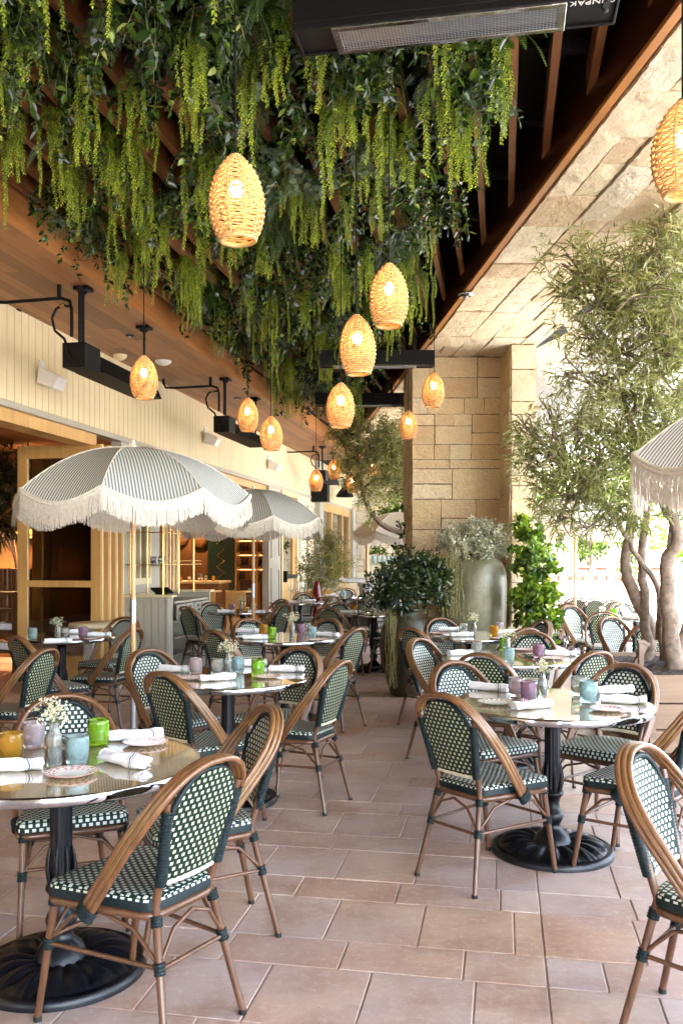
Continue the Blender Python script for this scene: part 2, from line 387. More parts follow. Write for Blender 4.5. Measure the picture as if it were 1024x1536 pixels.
def fern(name):
    B=[];D=[];N=[];L=[];V=[]; mb=MB()
    for s in range(int(rng.integers(9,14))):
        a=rng.uniform(0,6.28); ln=rng.uniform(.28,.55); el=rng.uniform(-.3,.7); vv=rng.random()
        p=np.array([0,0,0.]); v=np.array([math.cos(a)*math.cos(el),math.sin(a)*math.cos(el),math.sin(el)]); n=26; pts=[]
        for i in range(n):
            p=p+v*ln/n; v=v+np.array([0,0,-.085]); v=v/np.linalg.norm(v); pts.append(p.copy())
            t=i/n; side=np.cross(v,[math.sin(a)*.2,-math.cos(a)*.2,1.]); side/=np.linalg.norm(side); w=.075*math.sin(PI*min(1,t*.9+.12))**.8*(1.05-t*.55)
            nr=np.cross(side,v)
            for sg in (-1,1):
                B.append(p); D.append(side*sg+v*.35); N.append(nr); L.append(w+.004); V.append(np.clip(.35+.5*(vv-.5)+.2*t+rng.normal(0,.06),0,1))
        mb.tube(pts[::5]+[pts[-1]],.0022,4,caps=False)
    L=np.array(L)
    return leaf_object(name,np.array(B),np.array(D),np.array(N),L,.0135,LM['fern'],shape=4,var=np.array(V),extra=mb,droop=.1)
def leafy(name, mat='ivy', size=(.035,.07), ns=(6,10), ln=(.18,.55), wr=.62):
    B=[];D=[];N=[];L=[];V=[]; mb=MB()
    for s in range(int(rng.integers(*ns))):
        a=rng.uniform(0,6.28); l=rng.uniform(*ln); p=np.array([*rng.normal(0,.05,2),.05]); v=np.array([math.cos(a),math.sin(a),.1]); vv=rng.random(); pts=[]
        n=int(l/.016)
        for i in range(n):
            p=p+v*.016; v=v+np.array([*rng.normal(0,.12,2),-.16]); v/=np.linalg.norm(v); pts.append(p.copy())
            q=rdir(1)[0]; q[2]=q[2]*.6-.25
            B.append(p); D.append(q); N.append(rng.normal(size=3)*.5+[0,0,1]); L.append(rng.uniform(*size)); V.append(np.clip(.45+.5*(vv-.5)+rng.normal(0,.2),0,1))
        mb.tube(pts[::4]+[pts[-1]],.002,4,caps=False)
    L=np.array(L)
    return leaf_object(name,np.array(B),np.array(D),np.array(N),L,L*wr,LM[mat],shape=6,var=np.array(V),extra=mb)
def bush(name, clumps, n, size, wr, mat, parent=None, out=.6, shape=6, twigs=True, fill=.75, origin=(0,0,0)):
    """crown: clumps=[(x,y,z,r)], leaves gathered on short shoots whose tips reach unevenly outwards"""
    B=[];D=[];V=[];mb=MB()
    tot=sum(c[3]**2 for c in clumps); o=np.array(origin)
    for (x,y,z,r) in clumps:
        k=max(3,int(n*r*r/tot/14)); cc=np.array([x,y,z])
        d=rdir(k); rad=r*rng.uniform(.25,1.0,k)**fill*(1+rng.normal(0,.12,k))
        tips=cc+d*rad[:,None]; cv=rng.uniform(-.2,.2)
        for i in range(k):
            m=14; t=rng.uniform(-.12,.05,m)*r/.35; ax=d[i]*out+np.array([0,0,.25])
            B.append(tips[i]+ax*t[:,None]+rng.normal(0,.018*max(1,r/.3),(m,3))); D.append(rdir(m)+ax*.9); V.append(np.clip(.45+cv+rng.normal(0,.22,m)+.1*d[i][2],0,1))
            if twigs and i%4==0: mb.tube([cc-o*0,(cc+tips[i])/2+rng.normal(0,.02,3),tips[i]],.0025,3,caps=False)
    B=np.concatenate(B)-o; D=np.concatenate(D); V=np.concatenate(V)
    if len(mb.v): mb.v=[tuple(np.array(p)-o) for p in mb.v]
    L=rng.uniform(size*.7,size*1.25,len(B))
    return leaf_object(name,B,D,rdir(len(B)),L,L*wr,LM[mat],parent,shape=shape,var=V,extra=mb if len(mb.v) else None)
# ------------------------------------------------------------------ bistro chair (faces +Y, origin on floor)
def arc_pts():
    half=[(.207,.045,.385),(.212,-.005,.45),(.216,-.07,.535),(.218,-.130,.615),(.212,-.185,.685),(.195,-.228,.745),(.165,-.258,.795),(.125,-.278,.832),(.075,-.290,.855),(.03,-.295,.864)]
    pts=half+[(-x,y,z) for x,y,z in half[::-1]]
    out=[]
    for i in range(len(pts)-1):      # Catmull-Rom
        p0,p1,p2,p3=[Vector(pts[max(0,min(len(pts)-1,i+k))]) for k in (-1,0,1,2)]
        for t in (0,.5): out.append(.5*((2*p1)+(-p0+p2)*t+(2*p0-5*p1+4*p2-p3)*t*t+(-p0+3*p1-3*p2+p3)*t**3))
    out.append(Vector(pts[-1])); return out
ARC=arc_pts()
def backY(z): return -.172-(z-.43)*.272
def make_chair():
    root=empty('bistro_chair',cat='chair')
    k=len(ARC); cen=Vector((0,-.2,.6)); T=[];S=[]
    for i in range(k):
        t=(ARC[min(i+1,k-1)]-ARC[max(i-1,0)]).normalized()
        inn=Vector((-ARC[i].x,0,-max(0,ARC[i].z-.66)*1.2)); inn=(inn-t*inn.dot(t)).normalized()
        s=t.cross(inn).normalized()
        if s.y<0 : s=-s
        S.append(s)
    a=MB()
    for off,r in ((-.0175,.0105),(0,.0118),(.0175,.0105)):
        a.tube([ARC[i]+S[i]*off for i in range(k)],r,10,0)
    for off in (-.0088,.0092):
        for sg in (-1,1):
            a.tube([ARC[i]+S[i]*off+(-Vector((ARC[i].x,0,ARC[i].z-.6)).normalized()*.0060*sg) for i in range(k)],.0024,5,1)
    arc=a.build('back_arch',[M['rattan'],M['gold']],root)
    for sg in (0,1):
        b=MB(); i0=0 if sg==0 else k-1; i1=1 if sg==0 else k-2
        for q in range(5):
            c=ARC[i0].lerp(ARC[i1],q*.28); s=S[i0]; t=(ARC[i1]-ARC[i0]).normalized(); n=t.cross(s)
            ring=[c+s*(.033*math.cos(x))+n*(.0165*math.sin(x)) for x in [2*PI*j/14 for j in range(14)]]
            b.tube(ring,.0042,5,0,closed=True)
        e=[ARC[i0]+s*(.031*math.cos(x))+n*(.015*math.sin(x)) for x in [2*PI*j/12 for j in range(12)]]
        e2=[p+t*.035 for p in e]; b.add(e+e2,[tuple(range(11,-1,-1)),tuple(range(12,24))]+[(j,(j+1)%12,12+(j+1)%12,12+j) for j in range(12)],0,True)
        b.build('arch_binding',M['bind'],arc)
    # woven back panel between the uprights
    hw=.152
    tap=lambda z: min(1,.70+.30*(z-.5)/.25)
    def topz(x): 
        q=min(1,abs(x)/.19); return .43+.405*math.sqrt(max(0,1-q**2.6))+.0
    p=MB(); nx,nz=14,12; zb=.505
    fr=[];bk=[]
    for j in range(nz+1):
        for i in range(nx+1):
            x=-hw+2*hw*i/nx; z=zb+(topz(x)-zb)*j/nz; y=backY(z)-.010*(1-(x/hw)**2); x*=tap(z)
            fr.append((x,y+.007,z)); bk.append((x,y-.007,z))
    fs=[(j*(nx+1)+i,j*(nx+1)+i+1,(j+1)*(nx+1)+i+1,(j+1)*(nx+1)+i) for j in range(nz) for i in range(nx)]
    p.add(fr,[f[::-1] for f in fs],0,True); p.add(bk,fs,1,True)
    pan=p.build('woven_backrest',[M['weave'],M['weave_shaded']],root,uvf=lambda co,pl:(co.x+.5,co.z))
    e=MB(); edge=[(-hw*tap(zb),backY(zb),zb)]+[(-hw+2*hw*i/16,backY(topz(-hw+2*hw*i/16)),topz(-hw+2*hw*i/16)) for i in range(17)]+[(hw*tap(zb),backY(zb),zb)]
    e.tube(edge,.0105,8,0)
    e.build('panel_edging',M['bind'],pan)
    r=MB(); r.tube([(-hw*.7,backY(zb),zb-.004),(0,backY(zb)-.012,zb-.004),(hw*.7,backY(zb),zb-.004)],.011,8,0,flat=1.0); r.build('lower_rail',M['cream'],root)
    # seat
    def outline(s=1.0,n=9):
        pts=[]; c=[(.215,.225,.05),(-.215,.225,.05),(-.158,-.185,.06),(.158,-.185,.06)]
        for (cx,cy,rr),a0 in zip(c,(0,90,180,270)):
            for q in range(6):
                an=math.radians(a0+q*18); pts.append((((cx-math.copysign(rr,cx))+rr*math.cos(an))*s,((cy-math.copysign(rr,cy))+rr*math.sin(an))*s))
        return pts
    s=MB(); o=outline(); n=len(o)
    rings=[(o,.418),(o,.446),(outline(.985),.456),(outline(.93),.463),(outline(.6),.459),(outline(.2),.456)]
    vs=[(x,y,z) for ring,z in rings for x,y in ring]
    fs=[(i*n+j,i*n+(j+1)%n,(i+1)*n+(j+1)%n,(i+1)*n+j) for i in range(len(rings)-1) for j in range(n)]
    s.add(vs,fs,0,True); s.add([(x,y,z) for (x,y,z) in vs[-n:]],[tuple(range(n))],0,True); s.add(vs[:n],[tuple(range(n-1,-1,-1))],1)
    def suv(co,pl):
        nn=pl.normal
        if abs(nn.z)>.55: return (co.x+.5,co.y+.5)
        return ((co.x if abs(nn.y)>abs(nn.x) else co.y)+.5, co.z)
    so=s.build('woven_seat',[M['weave'],M['bind']],root,uvf=suv)
    for pl in so.data.polygons:
        if pl.center.z<.447 and pl.center.y<.20: pl.material_index=1
    f=MB(); o2=outline(.955); f.tube([(x,y,.403) for x,y in o2],.014,8,0,closed=True); f.build('seat_frame',M['leg'],root)
    # legs
    def bindp(pos,d,leg,ln=.034,r=.0168):
        b=MB(); d=Vector(d).normalized(); pos=Vector(pos)
        b.tube([pos-d*ln/2,pos+d*ln/2],r,10,0)
        for q in range(4): 
            c=pos+d*ln*(q/3-.5)*.9; a_=d.orthogonal().normalized(); b_=d.cross(a_)
            b.tube([c+(a_*math.cos(x)+b_*math.sin(x))*r for x in [2*PI*j/10 for j in range(10)]],.0028,4,0,closed=True)
        b.build('joint_binding',M['bind'],leg)
    fl={};FT=.235
    for sg in (-1,1):
        b=MB(); p0=Vector((sg*.205,.262,0)); p1=Vector((sg*.186,.196,.425))
        b.tube([p0+Vector((0,0,.012)),p0.lerp(p1,.5),p1],[.0118,.0128,.0135],10,0); b.tube([p0,p0+Vector((0,0,.016))],.0132,10,1)
        leg=b.build('leg',[M['leg'],M['rubber']],root); d=p1-p0; fl[('f',sg)]=lambda z,p0=p0,d=d:p0+d*(z/.425)
        bindp(p0+d*.60,d,leg); bindp(p0+d*.93,d,leg,.03,.018)
        b=MB(); p0=Vector((sg*.178,-.265,0)); p1=Vector((sg*.122,-.170,.43)); p2=Vector((sg*.138,backY(.6),.6)); p3=Vector((sg*.166,backY(.76)+.004,.765))
        b.tube([p0+Vector((0,0,.012)),p0.lerp(p1,.5),p1,p1.lerp(p2,.5),p2,p3],[.0118,.0128,.0135,.013,.0125,.0125],10,0); b.tube([p0,p0+Vector((0,0,.016))],.0132,10,1)
        leg=b.build('leg',[M['leg'],M['rubber']],root); d=p1-p0; fl[('r',sg)]=lambda z,p0=p0,d=d:p0+d*(z/.43)
        bindp(p0+d*.60,d,leg); bindp(p0+d*.90,d,leg,.03,.0175)
        w=MB()
        q0=Vector((sg*.128,backY(.515)-.002,.50)); q1=Vector((sg*.161,backY(.735),.735)); w.tube([q0,q1],.0172,10,0)
        for j in range(24):
            c=q0.lerp(q1,j/23); w.tube([c+Vector((math.cos(x)*.0172,math.sin(x)*.0172,0)) for x in [2*PI*i/8 for i in range(8)]],.0030,4,0,closed=True)
        w.build('upright_wrapping',M['bind'],leg)
    z=.255
    def rod(pts,name='stretcher',r=.0075):
        b=MB(); b.tube(pts,r,8,0); b.build(name,M['leg'],root)
    for sg in (-1,1): rod([fl[('f',sg)](z),fl[('r',sg)](z+.003)])
    rod([fl[('f',-1)](z+.02),fl[('f',1)](z+.02)]); rod([fl[('r',-1)](z),fl[('r',1)](z)])
    def arcrod(a,b,lift,r=.0065):
        rod([a,a.lerp(b,.22)+Vector((0,0,lift*.75)),a.lerp(b,.5)+Vector((0,0,lift)),a.lerp(b,.78)+Vector((0,0,lift*.75)),b],'brace',r)
    for pr in ((('f',-1),('f',1)),(('r',-1),('r',1)),(('f',1),('r',1)),(('f',-1),('r',-1))): arcrod(fl[pr[0]](z+.01),fl[pr[1]](z+.01),.125)
    return root
CH=make_chair()
def chair(x,y,ang,label,group='rattan bistro chairs with green and cream weave'):
    return place(CH,(x,y,0),math.radians(ang-90),label,group)
def chair_back(px,ytop,ang,label):   # from the pixel of the top of the back
    Y=(H-.875)*F/(ytop-HOR); X=(px-512)*Y/F; a=math.radians(ang)
    return chair(X+.295*math.cos(a),Y+.295*math.sin(a),ang,label)
# ------------------------------------------------------------------ table
def make_table():
    root=empty('bistro_table',cat='table')
    t=MB(); t.lathe([(.0001,.750),(.482,.750),(.4825,.742),(.0001,.742)],72,mat=0,smooth=False); top=t.build('tabletop',M['top'],root)
    r=MB(); r.lathe([(.482,.7505),(.4905,.7515),(.494,.747),(.494,.722),(.488,.716),(.470,.716)],96); 
    r.build('metal_rim',M['steel'],top)
    u=MB(); u.lathe([(.47,.7165),(.0001,.7165)],48,smooth=False); u.lathe([(.0001,.69),(.12,.69),(.13,.70),(.13,.7165)],24); u.build('mounting_plate',M['iron'],root)
    c=MB(); 
    fl=lambda q,z: (-.09*abs(math.sin(q*6))**.6 if .30<z<.66 else 0)
    c.lathe([(.046,.70),(.046,.66),(.042,.655),(.040,.64),(.040,.33),(.041,.32),(.052,.31),(.055,.30),(.052,.29),(.040,.275),(.034,.25),(.036,.225),(.050,.205),(.056,.185),(.050,.165),(.040,.15),(.038,.135),(.050,.115),(.075,.095),(.09,.065),(.098,.045)],48,flute=fl)
    for j in range(8):
        q=2*PI*j/8
        pts=[(math.cos(q)*(.040+.010*math.sin(PI*s)),math.sin(q)*(.040+.010*math.sin(PI*s)),.31+.14*s) for s in (0,.25,.5,.75,1)]
        c.tube(pts,[.009,.010,.008,.006,.002],6)
    c.build('pedestal',M['iron'],root)
    b=MB(); n=160; rad=[.09,.12,.145,.17,.195,.22,.245,.262,.272,.285,.296,.300,.300]
    vs=[]
    for i,rr in enumerate(rad):
        for j in range(n):
            q=2*PI*j/n
            base=.052-.022*((rr-.09)/.21)**1.3
            if i<=7:
                w=(i)/7; lf=abs(math.sin(q*8+w*.5))**.7; vein=.5+.5*math.cos(q*48+w*2)
                z=base+.026*lf*math.sin(PI*min(1,w*.95+.08))+.007*vein*w
            elif i==8: z=base-.006
            elif i==9: z=base+.004
            elif i==10: z=base-.001
            elif i==11: z=.012
            else: z=0
            vs.append((rr*math.cos(q),rr*math.sin(q),z))
    b.add(vs,[(i*n+j,i*n+(j+1)%n,(i+1)*n+(j+1)%n,(i+1)*n+j) for i in range(len(rad)-1) for j in range(n)],0,True)
    b.build('base_disc',M['iron'],root)
    return root
TB=make_table()
# ------------------------------------------------------------------ table ware prototypes
def tumbler(color):
    m=MB(); n=28
    fl=lambda q,z:(.012*math.sin(q*14+z*60) if .01<z<.095 else 0)
    m.lathe([(.0001,.002),(.034,.002),(.038,.008),(.0395,.03),(.041,.06),(.0415,.085),(.0415,.099),(.0400,.1005),(.0385,.099),(.038,.06),(.036,.018),(.0001,.014)],n,flute=fl)
    return tag(m.build('glass_tumbler',GL[color]),cat='glass')
TUM={c:tumbler(c) for c in GL}
def napkin(sd):
    m=MB(); n=18; k=15; vs=[]; R_=random.Random(sd); a1,a2,a3=R_.uniform(.06,.16),R_.uniform(.04,.10),R_.uniform(0,6); bend=R_.uniform(-.012,.012); tp=R_.uniform(-.18,.18)
    for i in range(k):
        x=-.105+.21*i/(k-1)
        for j in range(n):
            q=2*PI*j/n; r=.0265*(1+a1*math.sin(q*2+i*.5+a3)+a2*math.sin(q*4+i*.9+a3)+.06*math.sin(i*1.3+a3)+tp*(i/(k-1)-.5)); sq=.80
            vs.append((x+.008*math.sin(q*3+a3),r*math.cos(q)*1.14+bend*math.sin(PI*i/(k-1)),.0215+max(-.0212,r*math.sin(q)*sq)))
    m.add(vs,[(i*n+j,i*n+(j+1)%n,(i+1)*n+(j+1)%n,(i+1)*n+j) for i in range(k-1) for j in range(n)],0,True)
    for e,x in ((0,-.105),(k-1,.105)):   # rolled spiral ends
        sp=[]
        for t in range(36):
            q=t*.52; r=.0255*(1-t/38); sp.append((x+(.004 if x>0 else -.004)*math.sin(t*.4),r*math.cos(q)*1.1,.0215+r*math.sin(q)*.82))
        m.tube(sp,.0028,5,0)
        m.add(vs[e*n:(e+1)*n],[tuple(range(n)) if e else tuple(range(n-1,-1,-1))],0)
    m.add([(-.095,.02,.005),(.10,.024,.004),(.104,.034,.0025),(-.10,.032,.003),(-.095,.02,.012),(.10,.024,.011),(.104,.034,.006),(-.10,.032,.007)],[(3,2,1,0),(4,5,6,7),(0,1,5,4),(1,2,6,5),(2,3,7,6),(3,0,4,7)],0,True)
    return tag(m.build('rolled_napkin',M['napkin']),cat='napkin')
NAPS=[napkin(k) for k in range(4)]; NAPN=[0]
def plate(mt):
    m=MB(); m.lathe([(.0001,.006),(.055,.006),(.066,.008),(.085,.013),(.1035,.0175),(.1045,.0165),(.085,.010),(.060,.001),(.0001,.001)],48)
    return tag(m.build('side_plate',mt),cat='plate')
PLR=plate(M['platered']); PLG=plate(M['plategreen'])
def vase():
    r=empty('bud_vase',cat='vase')
    m=MB(); fl=lambda q,z:(.03*math.sin(q*10)*math.cos(z*260) if .01<z<.10 else 0)
    m.lathe([(.0001,.001),(.024,.001),(.0265,.006),(.0265,.10),(.024,.112),(.0175,.122),(.0165,.150),(.019,.157),(.0165,.157),(.0145,.150),(.015,.124),(.0225,.108),(.0235,.02),(.0001,.012)],24,flute=fl)
    m.build('bottle',GL['clear'],r)
    w=MB(); w.lathe([(.0001,.013),(.022,.013),(.022,.07),(.0001,.07)],16); w.build('water',GL['clear'],r)
    return r
VS=vase()
def posy(seed):
    r=empty('flower_posy',cat='flowers')
    st=MB(); B=[];D=[]
    for s in range(26):
        a=rng.uniform(0,6.28); sp=rng.uniform(0,.075); top=np.array([sp*math.cos(a),sp*math.sin(a),rng.uniform(.175,.245)-sp*.3])
        st.tube([(rng.normal(0,.004),rng.normal(0,.004),.03),(0.004*math.cos(a),0.004*math.sin(a),.155),tuple(top*np.array([.6,.6,1])-np.array([0,0,.02])),tuple(top)],.0011,4,caps=False)
        for c in range(int(rng.integers(4,8))):
            q=top+rng.normal(0,.010,3); 
            for k in range(7): B.append(q); D.append(rdir(1)[0])
    st.build('stems',LM['stem'],r)
    leaf_object('blossoms',np.array(B),np.array(D),rdir(len(B)),.0065,.0055,LM['bloom'],r,shape=4)
    return r
PO=[posy(0),posy(1)]
TAB={}   # key -> (x,y,description)
TZ=.7506
def on(key,px,py):
    """point of table top seen at photo pixel px,py (base of the ware)"""
    return at_z(px,py,.75)
def ware(kind,key,px,py,label,rz=0,scale=None,color=None):
    p=on(key,px,py); loc=(p.x,p.y,TZ)
    g={'t':'glass tumblers on the tables','n':'rolled striped napkins','p':'rimmed side plates','v':'bud vases on the tables'}[kind]
    if kind=='t': return place(TUM[color],loc,rz,label,g,scale)
    if kind=='n': NAPN[0]+=1; return place(NAPS[NAPN[0]%4],loc,math.radians(rz),label,g,scale)
    if kind=='p': return place(PLG if color=='green' else PLR,loc,rz,label,g,scale)
    if kind=='v':
        o=place(VS,loc,rz,label,g,scale)
        pz=place(PO[int(px)%2],loc,rz+1.3*px,'small white baby\'s breath posy standing in the vase on the '+TAB[key][2],'flower posies in the vases',scale)
        return o
# ------------------------------------------------------------------ tables and what stands on them
def table(key,x,y,label,desc,rz=0):
    place(TB,(x,y,0),rz,label,'round bistro tables on iron pedestals'); TAB[key]=(x,y,desc)
table('L1',-1.005,3.16,'nearest round table at the left edge with amber, pink and green glasses','left front table')
table('R1',1.06,4.43,'large round table on the right with pink, plum and blue glasses nearest the camera','right front table')
table('L2',-.69,5.36,'second round table on the left beside the wooden umbrella pole','second left table')
table('L3',-.515,8.0,'third round table on the left with amber and green glasses, near the middle','third left table')
table('L4',-2.58,8.13,'round table in front of the folded wooden door leaves','table by the folded doors')
table('R2',1.225,6.42,'round table right behind the right front table, plum glass on its right','second right table')
table('R3',1.22,8.22,'round table before the tall sage jar with an amber glass','table before the tall jar')
table('T5',-1.34,12.0,'round table beyond the second striped umbrella pole','table behind second umbrella')
table('FA',.42,11.5,'round table left of the brown jar with dark shrub','table left of the brown jar')
table('T6',-.67,14.3,'small round table far back before the wooden door with push bar','far table by the push bar door')
table('T7',.06,16.4,'farthest round table, in front of the pale stone ledge','farthest table by the ledge')
table('O1',3.65,10.9,'sunlit round table outside, behind the tree trunks','sunlit table behind the tree')
table('O2',3.55,14.2,'sunlit round table farther outside, before the low red-capped wall','sunlit table by the low wall')
def tum(key,c,px,py,extra='',s=None):
    nm={'green':'lime green','blue':'pale blue','orange':'amber','pink':'pale pink','purple':'plum purple','clear':'clear pale'}[c]
    ware('t',key,px,py,f'{nm} glass tumbler{extra} on the {TAB[key][2]}',px,s,c)
def nap(key,px,py,rz,extra): ware('n',key,px,py,f'white striped rolled napkin {extra} on the {TAB[key][2]}',rz)
def pla(key,px,py,extra,color='red',s=None): ware('p',key,px,py,f'{color} rimmed side plate {extra} on the {TAB[key][2]}',px*.3,s,color)
def vas(key,px,py,s=None): ware('v',key,px,py,f'clear glass bud vase on the {TAB[key][2]}',0,s)
tum('L1','orange',17,1141); tum('L1','pink',51,1122); vas('L1',82,1150); tum('L1','blue',116,1146); tum('L1','green',148,1118)
nap('L1',203,1110,14,'at the back beside the small plate'); nap('L1',186,1147,-38,'at the front right rim'); nap('L1',14,1157,12,'at the left, before the amber glass'); nap('L1',0,1118,-10,'behind the amber glass')
pla('L1',219,1117,'at the back right',s=.85); pla('L1',107,1163,'nearest the camera')
tum('R1','pink',774,1045); tum('R1','purple',792,1052); vas('R1',813,1047,.85); tum('R1','clear',868,1043); tum('R1','blue',882,1054,s=1.08)
nap('R1',733,1036,-35,'at the back left'); nap('R1',797,1063,28,'at the front edge'); nap('R1',920,1040,15,'at the back right'); nap('R1',934,1055,-12,'at the right rim')
pla('R1',743,1056,'at the left','green',.9); pla('R1',911,1066,'at the right front',s=.85)
nap('L2',263,1008,-22,'at the left behind the pink glass'); tum('L2','pink',294,1011); tum('L2','clear',326,1012); vas('L2',342,1012,.9); tum('L2','blue',357,1009); tum('L2','green',387,1014)
nap('L2',326,1021,28,'at the front edge'); nap('L2',430,1008,-8,'at the right rim'); nap('L2',375,999,20,'at the back'); pla('L2',401,1017,'before the green glass',s=.85); pla('L2',287,1019,'at the left front')
tum('L3','orange',395,953); tum('L3','green',408,957); vas('L3',438,958); tum('L3','purple',451,952); tum('L3','blue',468,957); tum('L3','clear',461,950)
nap('L3',371,949,-10,'at the back left'); nap('L3',383,959,8,'at the front left'); nap('L3',492,955,-30,'at the right rim'); pla('L3',476,961,'at the right front',s=.8)
tum('L4','blue',49,959); vas('L4',87,960); tum('L4','clear',98,958); tum('L4','purple',125,957); nap('L4',148,955,5,'at the right rim'); nap('L4',88,965,15,'at the front edge'); nap('L4',110,951,10,'at the back'); pla('L4',142,960,'at the right')
tum('R2','clear',714,982); vas('R2',760,984,.9); tum('R2','blue',762,993); tum('R2','purple',807,987); tum('R2','green',757,976); nap('R2',840,984,-12,'at the right rim'); nap('R2',690,983,30,'at the left'); pla('R2',830,989,'at the right front',s=.85); pla('R2',786,976,'at the back',s=.85)
tum('R3','clear',694,951); vas('R3',710,954,.9); tum('R3','orange',741,955); tum('R3','pink',748,949); nap('R3',674,947,-5,'at the back left'); nap('R3',692,955,15,'at the front left'); nap('R3',761,951,20,'at the right'); pla('R3',749,959,'at the right front',s=.85); pla('R3',655,951,'at the left rim',s=.85)
tum('T5','purple',348,917); vas('T5',362,918,.9); tum('T5','blue',379,917); nap('T5',339,919,5,'at the left'); nap('T5',385,920,-5,'at the right'); tum('T5','orange',365,913)
tum('FA','orange',531,916); tum('FA','blue',543,917,' at the left'); tum('FA','clear',556,920); nap('FA',523,920,0,'at the left'); nap('FA',572,918,-10,'at the right')
tum('T6','clear',452,903); nap('T6',440,905,0,'at the left'); nap('T6',463,903,10,'at the right')
tum('T7','blue',515,894); tum('T7','clear',505,893); nap('T7',497,895,0,'at the left')
tum('O1','green',920,925); vas('O1',930,926,1.0); tum('O1','clear',902,922); nap('O1',945,926,10,'at the left'); nap('O1',985,922,0,'at the right')
tum('O2','clear',838,904); tum('O2','pink',862,905); nap('O2',850,903,0,'at the left')
# ------------------------------------------------------------------ chairs
C_=chair
C_(-.64,2.85,148,'big bistro chair nearest the camera at the bottom left, seen from behind')
C_(-.56,3.50,203,'bistro chair turned edge-on just behind the nearest bottom left chair')
C_(-1.13,3.66,-68,'bistro chair on the far side of the left front table, facing the camera')
C_(-2.30,7.0,45,'left chair of the pair with crossing arches at the left edge, seen from behind')
C_(-2.25,5.95,165,'cropped dark bistro chair leaning in at the left edge, nearer of the two there')
C_(-2.05,7.62,165,'bistro chair seen side-on beside the wooden umbrella pole by the doors')
C_(-2.30,8.70,-112,'bistro chair facing the camera in front of the folded doors')
C_(.67,4.13,39.5,'bistro chair at the right front table seen from behind, legs on the open floor')
C_(1.42,4.12,137,'bistro chair cut by the right edge, tucked into the right front table')
C_(1.44,4.84,-133,'bistro chair behind the right front table on its right, facing the camera')
C_(.80,4.92,-59,'pale-lit bistro chair behind the right front table on its left')
C_(1.18,2.69,-40,'close bistro chair cropped at the bottom right corner, facing right')
C_(1.50,5.96,122,'bistro chair between the right front and second right tables')
C_(1.04,5.84,58,'bistro chair seen from behind at the second right table')
C_(1.45,6.92,-112,'bistro chair on the far right side of the second right table')
C_(.80,6.43,-38,'pale-lit bistro chair at the left of the second right table, facing right')
C_(.82,7.79,38,'dark bistro chair seen from behind, close beside the brown jar')
C_(1.10,8.56,-65,'pale-lit bistro chair right in front of the tall sage jar')
C_(1.68,8.42,200,'bistro chair before the climbing plant, facing left')
C_(1.45,7.80,118,'bistro chair with its back to the second right table, before the jars')
C_(-.76,4.90,48,'bistro chair seen from behind, in front of the second left table')
C_(-.26,5.32,155,'bistro chair at the right of the second left table, legs stretched on the open aisle')
C_(-.43,5.76,-122,'dark bistro chair beyond the second left table, near its green glass')
C_(-1.07,5.66,-40,'pale-lit bistro chair left of the second left table by the umbrella pole')
C_(-.86,7.55,42,'dark bistro chair at the near left of the third left table')
C_(-.11,7.70,147,'bistro chair at the right of the third left table beside the aisle')
C_(-.29,8.50,-124,'dark-backed bistro chair on the far right side of the third left table')
C_(-.76,8.46,-55,'pale-lit bistro chair behind the third left table, under the second umbrella')
C_(-1.64,11.62,-68,'pale-lit bistro chair at the left of the table behind second umbrella')
C_(-1.72,11.1,45,'dark bistro chair next to the service cabinet')
C_(-.98,11.45,150,'bistro chair at the right of the table behind second umbrella')
C_(-1.08,12.55,220,'dark bistro chair behind the table behind second umbrella')
C_(.02,11.6,-78,'pale-lit bistro chair left of the brown jar table, facing right')
C_(-.03,10.95,62,'greenish bistro chair seen from behind beyond the third left table')
C_(.30,12.15,-80,'bistro chair beyond the table left of the brown jar')
C_(.68,11.2,150,'bistro chair between the brown jar and its nearest table')
C_(-.62,14.85,-85,'bistro chair behind the far table by the push bar door')
C_(-.36,13.95,150,'bistro chair before the red vase, at the far table by the push bar door')
C_(-1.20,14.1,10,'bistro chair at the left of the far table by the push bar door')
C_(.10,16.95,-90,'bistro chair backed against the pale stone ledge')
C_(.33,15.5,118,'bistro chair seen from behind, near side of the farthest table by the ledge')
C_(.62,13.5,-70,'small pale-lit bistro chair beyond the brown jar table')
C_(3.02,10.85,-58,'pale bistro chair in sunlight, leftmost behind the climbing plant')
C_(3.03,10.1,70,'sunlit green-backed bistro chair seen from behind between two pale ones')
C_(2.87,8.75,-62,'sunlit pale bistro chair behind the green-backed one')
C_(2.86,8.55,100,'green-backed bistro chair directly behind the tree planter')
C_(3.72,11.5,-95,'sunlit bistro chair on the far side of the table behind the tree')
C_(3.60,13.5,75,'green-backed bistro chair in the far sunlit row, leftmost')
C_(3.80,13.2,75,'green-backed bistro chair in the far sunlit row, second from left')
C_(3.95,12.8,75,'green-backed bistro chair in the far sunlit row, third from left')
C_(4.02,12.3,75,'green-backed bistro chair in the far sunlit row, rightmost')
C_(2.80,11.75,200,'sunlit bistro chair half hidden behind the climbing plant')
